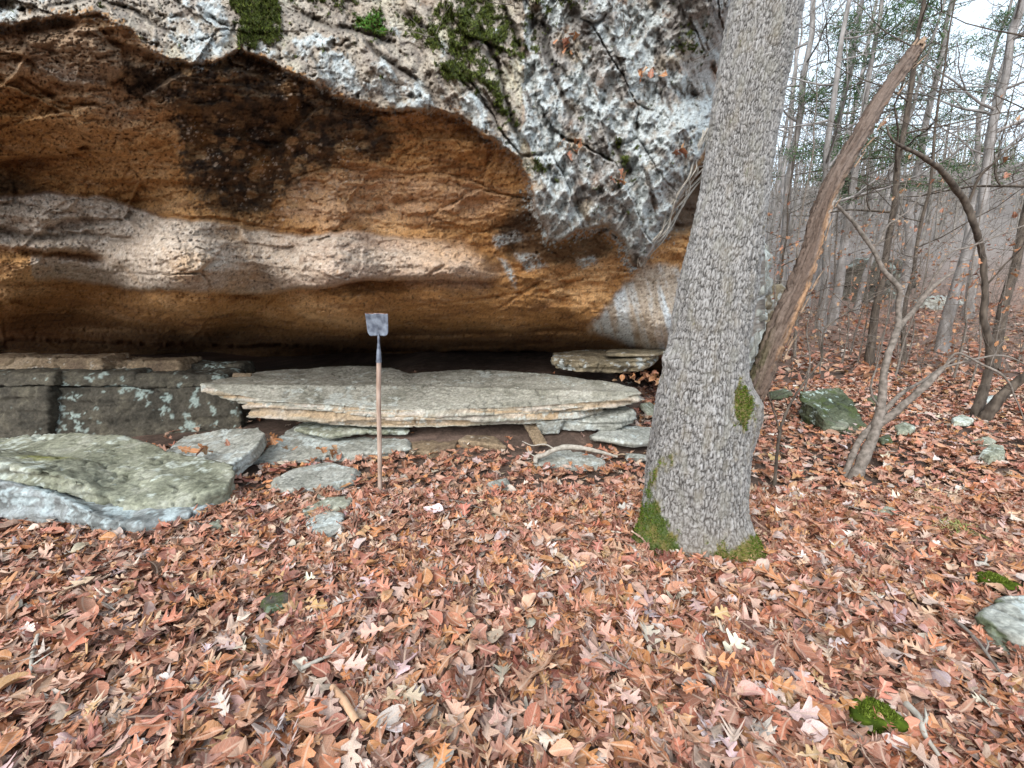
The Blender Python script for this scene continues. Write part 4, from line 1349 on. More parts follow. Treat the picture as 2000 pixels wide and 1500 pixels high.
tb.build('cutting_edge', mat_plain('rusty_edge', (.16, .07, .05), (.40, .30, .27), 60, rough=.7, metal=.3), shovel)

# ------------------------------------------------------------------ saplings and branches traced from the photo


def px_path(rows, n=24):
    """rows: (px, py, Y, width_px)"""
    q = []
    for (x, y, Y, w) in rows:
        p = at1(x, y, Y)
        q.append([*p, max(.0012, w / 2 / F * (p[1] * CP - (p[2] - CZ) * SP))])
    return curve(q, n)


def twig_tree(tb, p0, d0, ln, r, depth, rg, sides=4, bend=.25, split=(2, 4), up=.1):
    n = 5
    pts = [np.array(p0, float)]
    d_ = np.array(d0, float)
    d_ /= np.linalg.norm(d_)
    for k in range(n):
        d_ = d_ + rg.normal(size=3) * bend * .5 + np.array([0, 0, up * .3])
        d_ /= np.linalg.norm(d_)
        pts.append(pts[-1] + d_ * ln / n)
    tb.add(pts, np.linspace(r, max(r * .35, .0009), n + 1), sides)
    if depth <= 0:
        return pts
    for k in range(rg.integers(*split)):
        t_ = rg.integers(1, n + 1)
        dd = d_ * .6 + rg.normal(size=3) * .65 + np.array([0, 0, up])
        twig_tree(tb, pts[t_], dd, ln * rg.uniform(.45, .75), max(r * .5, .001), depth - 1, rg, 3 if depth < 2 else sides, bend, split, up)
    return pts


def traced(name, label, cat, rows_list, mat, twigs=12, seed=0, tw_len=.35, moss_base=False, leaves=0, group=None, twr=.0035):
    rg = np.random.default_rng(seed)
    base_ = px_path(rows_list[0])[0, :3]
    o = empty(name, tuple(base_))
    tag(o, label, cat, group)
    b = np.array(o.location)
    tip_pts = []
    for k, rows in enumerate(rows_list):
        tb = Tubes()
        q = px_path(rows, 14 + 9 * len(rows))
        jit = fbm(q[:, :3], 5, 3, off=seed) * q[:, 3] * .6
        P_ = q[:, :3] - b + np.stack([jit, jit * .5, jit * 0], -1)
        kn = fbm(q[:, :3], 9, 3, off=seed + 4.)
        P_ = P_ + np.stack([kn, -kn * .4, kn * 0], -1) * .012
        tb.add(P_, q[:, 3] * (1 + .30 * fbm(q[:, :3], 16, 3, off=2.)), 10)
        tb.build('stem' if k == 0 else 'limb', mat, o)
        tip_pts.append(np.concatenate([P_, q[:, 3:]], 1))
    if twigs:
        tb = Tubes()
        ends = []
        for k in range(twigs):
            tp = tip_pts[rg.integers(0, len(tip_pts))]
            i_ = rg.integers(len(tp) // 4, len(tp))
            dr = rg.normal(size=3) * (1, .6, .6) + np.array([0, 0, .45])
            e = twig_tree(tb, tp[i_, :3], dr, tw_len * rg.uniform(.5, 1.3), min(twr, tp[i_, 3] * .6), 2, rg, 4)
            ends.append(e)
        t_ = tb.build('twigs', mat, o)
        t_['kind'] = 'stuff'
        if leaves:
            lp = np.array([e[rg.integers(2, 6)] for e in ends for _ in range(leaves)])
            dry_leaves(lp, o, rg)
    return o


# leaf templates -------------------------------------------------
def leaf_template(kind, n, rg, fine=True):
    """returns verts (x across, y along, z up), uv, faces; length 1"""
    if kind == 'white' and n > 8:        # rounded deep lobes
        t = np.array([-.10, 0, .08, .17, .24, .29, .36, .45, .52, .58, .66, .74, .80, .86, .95, 1.0])
        w = np.array([.008, .014, .07, .11, .05, .06, .30, .31, .09, .10, .37, .36, .12, .20, .17, .02]) * rg.uniform(.85, 1.1, 16)
        fw_ = .16
    elif kind == 'red' and n > 8:        # pointed bristly lobes
        t = np.array([-.12, 0, .10, .19, .25, .31, .40, .47, .53, .61, .68, .74, .82, .88, 1.0])
        w = np.array([.008, .014, .13, .19, .06, .09, .36, .12, .10, .40, .14, .11, .25, .08, .004]) * rg.uniform(.85, 1.1, 15)
        fw_ = .24
    elif kind == 'mid':        # coarse lobed leaf for lower layers and middle distance
        t = np.array([0, .16, .27, .42, .54, .70, .80, 1.0])
        w = np.array([.012, .17, .12, .30, .19, .34, .20, .02]) * rg.uniform(.85, 1.15, 8)
        fw_ = .18
    elif kind == 'narrow':
        t = np.linspace(0, 1, n)
        w = np.sin(np.pi * np.clip(t, 0, 1) ** .9) * .13 + .004
        fw_ = 0
    else:                      # simple oval
        t = np.linspace(0, 1, n)
        w = np.sin(np.pi * np.clip(t, 0, 1) ** .85) ** .8 * .27 * (1 + .05 * np.cos(40 * t)) + .004
        fw_ = 0
    skew = .03 * np.sin(5 * t)
    curl = rg.uniform(.1, .9)
    bow = rg.uniform(-.35, .35)
    tw = rg.uniform(-.5, .5)
    cols = []
    uvs = []
    for side in (-1, -.5, 0, .5, 1) if (n > 8 and fine) else (-1, 0, 1):
        ph = rg.uniform(0, 6)
        x = side * w + skew
        y = t + fw_ * abs(side) * (w / .4)
        z = curl * (x - skew) ** 2 * 3.2 + bow * (t - .5) ** 2 + tw * (x - skew) * (t - .5) + .022 * np.sin(9 * t + ph) * abs(side) * 2
        cols.append(np.stack([x, y - .5, z], -1))
        uvs.append(np.stack([.5 + side * w, t], -1))
    m = len(cols)
    V = np.stack(cols, 1)      # n, m, 3
    UV = np.stack(uvs, 1)
    V[..., 2] -= V[..., 2].min() * .6
    i = np.arange(n * m).reshape(n, m)
    f = np.stack([i[:-1, :-1], i[:-1, 1:], i[1:, 1:], i[1:, :-1]], -1).reshape(-1, 4)
    return V.reshape(-1, 3), UV.reshape(-1, 2), f


rgl = np.random.default_rng(21)
TPL_N = [leaf_template(k, 15, rgl) for k in ('white',) * 8 + ('red',) * 4 + ('oval',) * 4 + ('narrow',) * 1]
rgl2 = np.random.default_rng(21)
TPL_C = [leaf_template(k, 15, rgl2, False) for k in ('white',) * 8 + ('red',) * 4 + ('oval',) * 4 + ('narrow',) * 1]
TPL_M = [leaf_template(k, 8, rgl) for k in ('mid',) * 8 + ('oval',) * 3]
TPL_F = [leaf_template('oval', 4, rgl) for k in range(5)]
LCOL = np.array([(.44, .215, .155), (.50, .29, .23), (.43, .155, .085), (.47, .195, .08), (.50, .38, .37), (.64, .53, .52), (.27, .095, .065), (.38, .145, .10), (.52, .29, .15), (.14, .06, .045), (.47, .32, .28), (.42, .18, .12)])
LPRB = np.array([.16, .14, .12, .12, .075, .02, .06, .12, .03, .04, .05, .10])
LPRB = LPRB / LPRB.sum()


def rotm(yaw, tx, ty, flip):
    """N rotation matrices"""
    cz_, sz_ = np.cos(yaw), np.sin(yaw)
    cx, sx = np.cos(tx + flip * math.pi), np.sin(tx + flip * math.pi)
    cy, sy = np.cos(ty), np.sin(ty)
    o, z = np.ones_like(yaw), np.zeros_like(yaw)
    Rz = np.stack([cz_, -sz_, z, sz_, cz_, z, z, z, o], -1).reshape(-1, 3, 3)
    Rx = np.stack([o, z, z, z, cx, -sx, z, sx, cx], -1).reshape(-1, 3, 3)
    Ry = np.stack([cy, z, sy, z, o, z, -sy, z, cy], -1).reshape(-1, 3, 3)
    return Rz @ Rx @ Ry


def scatter(tpls, P_, size, yaw, tx, ty, flip, cols, which):
    Vs, Us, Fs, Cs = [], [], [], []
    n0 = 0
    R_ = rotm(yaw, tx, ty, flip)
    for k, (tv, tu, tf_) in enumerate(tpls):
        s = np.where(which == k)[0]
        if not len(s):
            continue
        V = np.einsum('nij,mj->nmi', R_[s], tv) * size[s][:, None, None]
        V += P_[s][:, None]
        Vs.append(V.reshape(-1, 3))
        Us.append(np.tile(tu, (len(s), 1)))
        Fs.append((tf_[None] + (np.arange(len(s)) * len(tv))[:, None, None]).reshape(-1, 4) + n0)
        Cs.append(np.repeat(cols[s], len(tv), 0))
        n0 += len(s) * len(tv)
    return np.concatenate(Vs), np.concatenate(Us), np.concatenate(Fs), np.concatenate(Cs)


DRY = np.array([(.42, .19, .08), (.36, .15, .07), (.45, .27, .15), (.30, .12, .07)])


def dry_leaves(P_, parent, rg, size=.07, name='dry_leaves'):
    n = len(P_)
    P_ = P_ + rg.normal(size=(n, 3)) * .02
    V, U_, F_, C_ = scatter(TPL_M, P_, rg.uniform(.6, 1.3, n) * size, rg.uniform(0, 6.28, n), rg.uniform(-1.4, 1.4, n), rg.uniform(-1, 1, n), np.zeros(n), DRY[rg.integers(0, 4, n)], rg.integers(0, len(TPL_M), n))
    o = make(name, V, F_, M_LEAF, parent, col=C_, uv=U_)
    o['kind'] = 'stuff'
    return o


traced('sapling', 'forked grey-brown sapling with a pale broken limb rising from the leaves', 'sapling',
       [[(1667, 940, 3.66, 24), (1690, 885, 3.7, 20), (1712, 835, 3.75, 18), (1722, 780, 3.8, 15), (1728, 720, 3.85, 12), (1745, 665, 3.9, 12), (1755, 635, 3.95, 11), (1754, 600, 4.0, 9), (1757, 565, 4.0, 10), (1727, 529, 4.05, 9), (1703, 484, 4.1, 8), (1670, 439, 4.15, 7), (1634, 400, 4.2, 5)],
        [(1649, 930, 3.72, 11), (1672, 872, 3.74, 11), (1700, 835, 3.78, 10), (1740, 790, 3.82, 9), (1765, 765, 3.9, 7), (1800, 745, 3.95, 5), (1865, 700, 4.1, 4)],
        [(1712, 832, 3.76, 14), (1745, 808, 3.74, 15), (1780, 778, 3.72, 13), (1815, 745, 3.7, 12), (1842, 718, 3.7, 9)],
        [(1757, 637, 3.95, 10), (1784, 607, 3.95, 9), (1810, 572, 3.95, 10), (1835, 550, 3.95, 7), (1862, 532, 3.95, 5)],
        [(1706, 486, 4.1, 4), (1722, 468, 4.1, 4), (1735, 440, 4.15, 3), (1770, 415, 4.2, 3), (1800, 380, 4.2, 2)],
        [(1800, 585, 3.95, 4), (1850, 500, 3.9, 3.5), (1900, 480, 3.9, 3), (2000, 440, 3.9, 2.5)],
        [(1720, 800, 3.78, 5), (1700, 760, 3.76, 4), (1712, 720, 3.76, 3)],
        [(1842, 718, 3.7, 4), (1900, 702, 3.7, 4), (1960, 695, 3.7, 3.5), (2020, 720, 3.65, 3)],
        [(1842, 716, 3.7, 3), (1870, 690, 3.68, 4), (1910, 708, 3.65, 4), (1960, 735, 3.6, 4), (1985, 780, 3.6, 3), (2005, 830, 3.6, 2)]],
       M_TWIG, 16, 3, .30)
traced('sapling', 'slender dark sapling with moss at its foot between the oak and forked sapling', 'sapling',
       [[(1511, 962, 3.4, 8), (1515, 920, 3.42, 6), (1519, 870, 3.45, 6), (1526, 830, 3.5, 5.5), (1545, 785, 3.55, 4.5), (1580, 735, 3.6, 4), (1605, 700, 3.65, 3.6), (1609, 650, 3.7, 3), (1640, 620, 3.75, 3), (1690, 590, 3.8, 2), (1740, 560, 3.9, 2)],
        [(1523, 845, 3.48, 3.5), (1510, 800, 3.46, 3), (1500, 765, 3.45, 2.2), (1494, 735, 3.45, 2)],
        [(1605, 700, 3.65, 2.6), (1600, 660, 3.66, 2), (1592, 615, 3.7, 1.6)]], M_DARK, 10, 4, .28)
traced('tree', 'crooked dark thin tree with mossy forked foot at the right edge', 'tree',
       [[(1905, 836, 5.2, 23.4), (1912, 790, 5.25, 17.2), (1925, 750, 5.3, 14.0), (1932, 715, 5.3, 13.3), (1934, 685, 5.3, 14.0), (1922, 620, 5.3, 10.9), (1924, 560, 5.3, 10.1), (1916, 490, 5.3, 10.9), (1903, 440, 5.2, 11.7), (1886, 396, 5.2, 11.7), (1860, 360, 5.1, 10.9), (1835, 330, 5.0, 9.4), (1796, 303, 4.9, 7.8), (1745, 275, 4.8, 4.7), (1730, 245, 4.8, 2.3)],
        [(1905, 836, 5.2, 20.3), (1935, 800, 5.1, 18.7), (1960, 770, 5.05, 17.2), (1985, 748, 5.0, 15.6), (2030, 715, 4.9, 14.0), (2120, 640, 4.8, 10.9)],
        [(1890, 400, 5.2, 5.5), (1915, 345, 5.1, 4.7), (1950, 310, 5.0, 3.9), (1990, 275, 5.0, 3.1), (2040, 240, 4.9, 2.3)],
        [(1925, 560, 5.3, 3.1), (1960, 520, 5.2, 3.1), (2010, 470, 5.1, 2.3)]], M_DARK, 22, 5, .5, leaves=1)
# fallen pale branch in front of the slab
traced('fallen_branch', 'pale curved branch lying on dirt in front of the long slab', 'branch',
       [[(1045, 905, 3.82, 7), (1047, 893, 3.86, 10), (1065, 888, 3.88, 9), (1085, 878, 3.9, 10), (1105, 873, 3.92, 10), (1135, 875, 3.92, 9), (1170, 882, 3.9, 7), (1205, 892, 3.9, 4)],
        [(1085, 878, 3.9, 3), (1065, 868, 3.92, 3), (1040, 870, 3.95, 2), (1020, 862, 4.0, 1.5)],
        [(1047, 893, 3.86, 3), (1035, 885, 3.9, 2.5), (1030, 875, 3.95, 1.5)]], M_PALE, 0, 6)
traced('fallen_branch', 'small crooked dead twigs tangled below the shovel foot', 'branch',
       [[(742, 975, 3.25, 3), (752, 1000, 3.1, 3.5), (757, 1030, 2.95, 3.5), (770, 1060, 2.8, 3)], [(752, 1000, 3.1, 2), (770, 985, 3.2, 2), (800, 960, 3.35, 1.5)], [(757, 1030, 2.97, 2), (790, 1000, 3.1, 2), (800, 985, 3.2, 1.4)],
        [(740, 985, 3.2, 2), (765, 970, 3.3, 2), (790, 965, 3.35, 2)]], M_TWIG, 5, 7, .12)
# vine / roots twisting down the bluff edge
vr = empty('hanging_roots', at1(1300, 430, 4.2))
tag(vr, 'twisted pale roots running down the bluff edge beside the oak', 'roots')
vb = np.array(vr.location)
rg = np.random.default_rng(11)


def on_bluff(px, py, off=.03):
    j = int(np.argmin(np.abs(cu - px)))
    i = int(np.argmin(np.abs(cv - py)))
    return at(px, py, d.reshape(nv_b, nu_b)[i, j] - off)


nv_b, nu_b = U.shape
for k in range(9):
    ox = (k - 4) * 3.2
    pp = []
    for t_ in np.linspace(0, 1, 16):
        x = np.interp(t_, [0, .25, .5, .75, 1], [1382, 1362, 1325, 1290, 1245]) + ox * (1 - .6 * t_) + 5 * math.sin(t_ * 9 + k * 1.7)
        y = np.interp(t_, [0, .25, .5, .75, 1], [258, 330, 400, 460, 522])
        pp.append(on_bluff(x, y, .02 + .012 * (k % 3)))
    pp = np.array(pp)
    pp[:, 1] = np.convolve(np.pad(pp[:, 1], 2, 'edge'), np.ones(5) / 5, 'valid') - .02
    tb = Tubes()
    tb.add(curve(pp, 40) - vb, np.linspace(.012, .006, 40) * rg.uniform(.6, 1.2), 7)
    tb.build('root', M_PALE, vr)
# rotten twigs caught on the cliff top right
for k, (x, y, lab) in enumerate(((1215, 70, 'bare twigs caught on the upper bluff left of the oak'), (1350, 110, 'thin dead twigs hanging by the ribbed corner of the bluff'), (850, 70, 'small bare twigs above the mossy rib of the bluff'), (1010, 20, 'thin dry stalks at the top edge of the bluff'))):
    p = on_bluff(x, y, .02)
    o = empty('dead_twigs', tuple(p))
    tag(o, lab, 'twigs')
    tb = Tubes()
    for j in range(3):
        twig_tree(tb, rg.normal(size=3) * .03, (rg.normal(), -.6, rg.normal() * .6), .3, .004, 2, rg, 4)
    t_ = tb.build('twig', M_TWIG, o)
# leaf bunches lodged in the bluff
for k, (x, y, lab) in enumerate(((1115, 290, 'bunch of russet leaves lodged in a pocket of the lichened wall'), (1265, 145, 'russet leaves caught in a crack high on the lichened wall'), (1325, 300, 'orange leaves lodged near the roots by the oak'), (1100, 85, 'dead leaves caught at the top of the lichened wall'), (1210, 355, 'few dry leaves on a small ledge of the lichened wall'))):
    p = on_bluff(x, y, .03)
    o = empty('leaf_bunch', tuple(p))
    tag(o, lab, 'leaves')
    rg2 = np.random.default_rng(60 + k)
    lp = rg2.normal(size=(9, 3)) * (.05, .012, .03)
    q_ = dry_leaves(lp, o, rg2, .075, 'leaf')

for k, (x, y, Y, n_, lab) in enumerate(((395, 884, 3.5, 9, 'little drift of dry leaves in the joint between the left boulders'), (640, 893, 3.95, 7, 'dark red leaves heaped at the edge of the bedrock shelf'), (590, 880, 4.05, 3, 'single orange leaves on the bedrock shelf'),
                                        (530, 862, 4.0, 6, 'brown leaves caught between grey stone and bedrock shelf'), (1255, 740, 5.0, 40, 'bright red-brown leaves banked behind the right end of the slab'))):
    p = np.array(at1(x, y, Y))
    o = empty('leaf_bunch', tuple(p))
    tag(o, lab, 'leaves')
    rg2 = np.random.default_rng(80 + k)
    dry_leaves(rg2.normal(size=(n_, 3)) * (.08 if n_ < 20 else .16, .05 if n_ < 20 else .22, .006) + (0, 0, .02), o, rg2, .09, 'leaf')

# ------------------------------------------------------------------ leaf litter
def inside_any(x, y, polys, grow=0.):
    m = np.zeros(x.shape, bool)
    for p in polys:
        m |= pdist(x, y, p) > -grow
    return m


def place(n, ylo, yhi, rg, xlim=1.45):
    """uniform in area over the view wedge, plus margins"""
    y = np.sqrt(rg.uniform(ylo ** 2, yhi ** 2, n))
    x = rg.uniform(-1, 1, n) * (xlim * y + .8)
    return x, y


def leafcols(n, rg):
    c = LCOL[rg.choice(len(LCOL), n, p=LPRB)]
    g_ = c.mean(1, keepdims=True)
    return (g_ + (c - g_) * .92) * (1.0, 1.01, .90) * rg.uniform(.74, 1.2, (n, 1)) * rg.normal(1, .05, (n, 3))


def litter(n, ylo, yhi, tpls, smin, smax, seed, tilt, lift, dens=None):
    rg = np.random.default_rng(seed)
    x, y = place(n, ylo, yhi, rg)
    z = gh(x, y)
    pu, pv = topix(np.stack([x, y, z], -1))
    mg = np.where(y < 3, 520, 170)
    keep = (pu > -mg) & (pu < 2000 + mg) & (pv < 1700)
    # the shelter floor is mostly bare dirt
    edge = np.interp(pu, [-400, 300, 500, 620, 700, 760, 880, 1000, 1040, 1130, 1200, 1235, 1290, 1320], [880, 880, 880, 895, 900, 885, 872, 875, 895, 895, 850, 790, 715, 600])
    bare = pv < edge + rg.normal(size=n) * 6
    keep &= ~bare | (rg.random(n) < .05)
    cl = (pv < 730) & (pu < 1230)
    keep &= ~cl
    x, y, z = x[keep], y[keep], z[keep]
    m = inside_any(x, y, ROCKS, -.018)
    m &= rg.random(len(x)) > .06
    x, y, z = x[~m], y[~m], z[~m]
    k = len(x)
    h = rg.uniform(0, 1, k)
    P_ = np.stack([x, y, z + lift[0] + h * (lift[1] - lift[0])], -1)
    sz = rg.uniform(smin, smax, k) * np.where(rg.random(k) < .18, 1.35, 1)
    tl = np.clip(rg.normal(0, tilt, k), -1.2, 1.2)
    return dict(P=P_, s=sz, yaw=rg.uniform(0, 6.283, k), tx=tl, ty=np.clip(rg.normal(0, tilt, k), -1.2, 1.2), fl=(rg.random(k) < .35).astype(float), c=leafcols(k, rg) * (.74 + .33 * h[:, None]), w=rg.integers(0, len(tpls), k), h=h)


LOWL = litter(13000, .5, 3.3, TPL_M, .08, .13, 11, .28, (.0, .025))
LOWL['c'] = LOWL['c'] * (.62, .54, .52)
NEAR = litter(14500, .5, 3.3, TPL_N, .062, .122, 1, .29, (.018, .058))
MID = litter(27000, 3.1, 7.5, TPL_M, .065, .115, 2, .29, (.004, .055))
FAR = litter(30000, 7.2, 22, TPL_F, .11, .20, 3, .45, (.0, .06))
# the 300 leaves that show largest are objects of their own
pu, pv = topix(NEAR['P'])
dist = np.linalg.norm(NEAR['P'] - (0, 0, CZ), axis=1)
score = NEAR['s'] / dist * (.35 + NEAR['h']) * ((pu > 0) & (pu < 2000) & (pv < 1500)) * (np.abs(NEAR['tx']) < .7)
big = np.argsort(-score)[:300]
mask = np.ones(len(NEAR['s']), bool)
mask[big] = False


def sub(Dd, m):
    return {k: v_[m] for k, v_ in Dd.items()}


def emit(name, Dd, tpls, parent):
    V, U_, F_, C_ = scatter(tpls, Dd['P'], Dd['s'], Dd['yaw'], Dd['tx'], Dd['ty'], Dd['fl'], Dd['c'], Dd['w'])
    return V, U_, F_, C_


parts = [emit('n', sub(NEAR, mask), TPL_C, None), emit('l', LOWL, TPL_M, None), emit('m', MID, TPL_M, None), emit('f', FAR, TPL_F, None)]
off = 0
VV, UU, FF, CC = [], [], [], []
for a_, b_, c_, e_ in parts:
    VV.append(a_)
    UU.append(b_)
    FF.append(c_ + off)
    CC.append(e_)
    off += len(a_)
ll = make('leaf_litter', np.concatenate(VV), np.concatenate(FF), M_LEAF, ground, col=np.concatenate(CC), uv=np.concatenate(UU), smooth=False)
tag(ll, 'deep litter of fallen brown, pink and grey oak leaves', None, None, 'stuff')
leaf_me = []
for k, (tv, tu, tf_) in enumerate(TPL_N):
    o = make('fallen_leaf', tv, tf_, M_LEAFO, uv=tu)
    leaf_me.append(o.data)
    bpy.data.objects.remove(o)
Rb = rotm(NEAR['yaw'][big], NEAR['tx'][big], NEAR['ty'][big], NEAR['fl'][big])
from mathutils import Matrix
for j, b_ in enumerate(big):
    o = bpy.data.objects.new('fallen_leaf', leaf_me[int(NEAR['w'][b_])])
    S.collection.objects.link(o)
    o.parent = ground
    M4 = Matrix([list(map(float, r)) for r in Rb[j]]).to_4x4()
    o.matrix_basis = Matrix.Translation([float(c) for c in NEAR['P'][b_] + (0, 0, .006)]) @ M4 @ Matrix.Scale(float(NEAR['s'][b_]), 4)
    c_ = NEAR['c'][b_]
    o.color = (float(c_[0]), float(c_[1]), float(c_[2]), 1)
# leaves and dirt under the slab: short debris
rg = np.random.default_rng(31)

# moss cushions on the floor
def cushion(label, px, h, cols, seed):
    T_ = [ground_at(x, y) for x, y in px]
    c0 = np.mean(T_, 0)
    rg2 = np.random.default_rng(seed)
    poly = [(p[0], p[1]) for p in T_]
    cc2 = np.mean(poly, 0)
    ROCKS.append([tuple(cc2 + (np.array(p) - cc2) * 1.3) for p in poly])
    xs = np.array([p[0] for p in T_])
    ys = np.array([p[1] for p in T_])
    n = 9000
    x = rg2.uniform(xs.min(), xs.max(), n)
    y = rg2.uniform(ys.min(), ys.max(), n)
    dd = pdist(x, y, poly) + .012 * fbm(np.stack([x, y, x * 0], -1), 14, 3, off=seed)
    m = dd > 0
    x, y, dd = x[m][:3800], y[m][:3800], dd[m][:3800]
    z = gh(x, y) + .02 + h * ss(0, .05, dd) + .01 * fbm(np.stack([x, y, x * 0], -1), 12, 2)
    P_ = np.stack([x, y, z], -1)
    o = empty('moss_cushion', tuple(c0))
    tag(o, label, 'moss')
    # solid body
    T2 = [(p[0], p[1], g1(p[0], p[1]) + .018 + h * .75) for p in T_]
    V, f = prism(T2, thick=h + .05, inset=.12)
    co, no, fc = remesh(V, f, .009)
    co = smoothv(co, fc, 3)
    co = co + no * (fbm(co, 20, 3)[:, None] * .008)
    make('cushion', co - c0, fc, M_MOSS, o, col=mix(np.tile(cols[3] * .6, (len(co), 1)), cols[0] * .8, ss(-.2, .3, fbm(co, 30, 2))))
    tufts('shoots', P_ - c0, np.tile([0, 0, 1.], (len(P_), 1)), .009, cols, o, 3, seed)


MC2 = np.array([(.09, .13, .015), (.13, .18, .02), (.17, .21, .04), (.06, .09, .012)])
cushion('bright green moss cushion in the leaves at the bottom right of the floor', [(1652, 1398), (1675, 1385), (1720, 1398), (1765, 1430), (1772, 1455), (1740, 1458), (1690, 1440), (1660, 1420)], .06, MC2, 5)
cushion('thin strip of yellow-green moss near the right edge above the mossy rock', [(1898, 1135), (1925, 1136), (1990, 1162), (1985, 1172), (1950, 1168), (1910, 1150)], .05, MC2, 6)
cushion('small patch of dull moss just above the grey rock at the right edge', [(1935, 1200), (1960, 1192), (1975, 1198), (1960, 1210), (1940, 1212)], .05, MC2 * .7, 7)

# grass tufts
def grass(label, px, py, n, ln, cols, seed, spread=.08):
    p = ground_at(px, py)
    o = empty('grass_tuft', tuple(p))
    tag(o, label, 'grass')
    rg2 = np.random.default_rng(seed)
    V, Fg, C_ = [], [], []
    for k in range(n):
        a_ = rg2.uniform(0, 6.28)
        b0 = np.array([rg2.normal() * spread * .4, rg2.normal() * spread * .4, 0])
        dr = np.array([math.cos(a_), math.sin(a_), 0])
        sd = np.array([-dr[1], dr[0], 0]) * .0018
        L0 = ln * rg2.uniform(.6, 1.2)
        q_ = [b0 + dr * L0 * t * t * .8 + np.array([0, 0, .03 + L0 * (t - .75 * t * t)]) for t in (0, .35, .7, 1)]
        i0 = len(V)
        for j, w_ in enumerate((1, 1, .7, .1)):
            V += [q_[j] - sd * w_, q_[j] + sd * w_]
        c_ = cols[rg2.integers(0, len(cols))]
        C_ += [c_] * 8
        Fg += [(i0 + 2 * j, i0 + 2 * j + 1, i0 + 2 * j + 3, i0 + 2 * j + 2) for j in range(3)]
    b = make('blades', np.array(V), np.array(Fg), M_MOSS, o, col=np.array(C_), smooth=False)
    b['kind'] = 'stuff'


GC = np.array([(.30, .30, .10), (.20, .26, .07), (.40, .36, .16)])
grass('tuft of fine yellowing grass in the leaves at the right', 1862, 1045, 90, .16, GC, 1, .12)
grass('small pale grass tuft uphill of the yellowing tuft', 1795, 968, 40, .09, GC, 2)
grass('short green grass tuft right behind the oak foot', 1440, 1070, 50, .10, GC * (.5, .8, .4), 3)

# twigs on the ground
TW = [(80, 1262, 55, 1395, 5, 'long pale stick standing out of the leaves at bottom left'), (1765, 1400, 1830, 1500, 9, 'pale thin stick lying beside the bright moss cushion'), (1860, 1230, 1975, 1370, 5, 'long dark twig lying left of the mossy rock at right edge'),
      (590, 1330, 680, 1290, 7, 'short grey stick in front leaves left of centre'), (1050, 1075, 1160, 1068, 3, 'thin twig in leaves left of the oak foot'), (1640, 1000, 1760, 1040, 3, 'thin dark twig downhill of the slender sapling'),
      (1180, 1300, 1250, 1350, 4, 'small dead twig in front of the oak'), (870, 990, 960, 1010, 4, 'short stick in leaves right of the shovel'), (180, 1190, 260, 1225, 3, 'thin twig in leaves below the blue-grey boulder'),
      (1560, 1230, 1650, 1260, 4, 'twig among leaves right of the oak foot'), (1905, 1120, 1930, 1122, 6, 'bleached short stick near the moss strip'), (350, 1420, 430, 1380, 5, 'broken twig in the front leaves at lower left')]
for k, (x0, y0, x1, y1, w, lab) in enumerate(TW):
    a_, b_ = ground_at(x0, y0), ground_at(x1, y1)
    o = empty('fallen_stick', tuple((a_ + b_) / 2))
    tag(o, lab, 'stick')
    m_ = np.array(o.location)
    q_ = curve([a_ + (0, 0, .06), a_ * .66 + b_ * .34 + (rg.normal() * .012, 0, .07), a_ * .34 + b_ * .66 + (rg.normal() * .012, 0, .065), b_ + (0, 0, .05)], 16)
    tb = Tubes()
    r_ = w / 2 / F * np.linalg.norm(m_ - (0, 0, CZ))
    tb.add(q_ - m_, np.linspace(r_, r_ * .5, 16), 6)
    tb.add(np.array([q_[8], q_[8] + (.03, .02, .02), q_[8] + (.05, .05, .03)]) - m_, [r_ * .5, r_ * .4, r_ * .2], 4)
    tb.build('stick', M_PALE if k in (0, 1, 3, 10) else M_TWIG, o)
# rolled bark piece / curled tan leaf stalk in front
p_ = ground_at(675, 1405)
o = empty('bark_strip', tuple(p_))
tag(o, 'rolled tan strip of bark lying in the front leaves', 'bark')
a_, b_ = ground_at(652, 1372), ground_at(700, 1440)
tb = Tubes()
tb.add(np.array([a_ + (0, 0, .075), (a_ + b_) / 2 + (0, 0, .085), b_ + (0, 0, .07)]) - np.array(o.location), [.012, .015, .013], 10)
tb.build('roll', mat_plain('tan_bark', (.42, .24, .14), (.58, .38, .24), 25), o)


# ------------------------------------------------------------------ woods
def gen_tree(seed, H, r0, lean=.05, nb=26, first=.3, depth=3, blen=.36, up=.35, conifer=False):
    rg = np.random.default_rng(seed)
    n = 16
    tz = np.linspace(0, 1, n)
    w = np.cumsum(rg.normal(size=(n, 2)) * .035 * H / 8, 0)
    P_ = np.stack([w[:, 0] + lean * H * tz ** 1.3, w[:, 1], tz * H - .3], -1)
    R_ = r0 * (1 - .85 * tz) * (1 + .5 * np.exp(-tz * 22))
    tb = Tubes()
    tb.add(P_, R_, 8)
    cb = Tubes()
    tips = []
    for k in range(nb):
        t = first + (1 - first) * (k + rg.random()) / nb
        i = t * (n - 1)
        i0 = min(int(i), n - 2)
        p = P_[i0] + (P_[i0 + 1] - P_[i0]) * (i - i0)
        a = rg.uniform(0, 6.28)
        dr = np.array([math.cos(a), math.sin(a), up + rg.normal() * .2])
        ln = H * blen * (1.15 - t) * rg.uniform(.6, 1.2)
        rr_ = max(.005, r0 * (1 - .85 * t) * .45)
        if conifer:
            pts = twig_tree(cb, p, dr * (1, 1, .4), ln, rr_ * .6, 0, rg, 3, .15)
            tips += pts[1:]
        else:
            twig_tree(cb, p, dr, ln, rr_, depth, rg, 4 if depth > 1 else 3, .28, (2, 5), .12)
            tips.append(cb.V[-1][-1])
    return tb, cb, np.array(tips)


def mesh_of(tb, name, mat):
    o = tb.build(name, mat)
    me = o.data
    bpy.data.objects.remove(o)
    return me


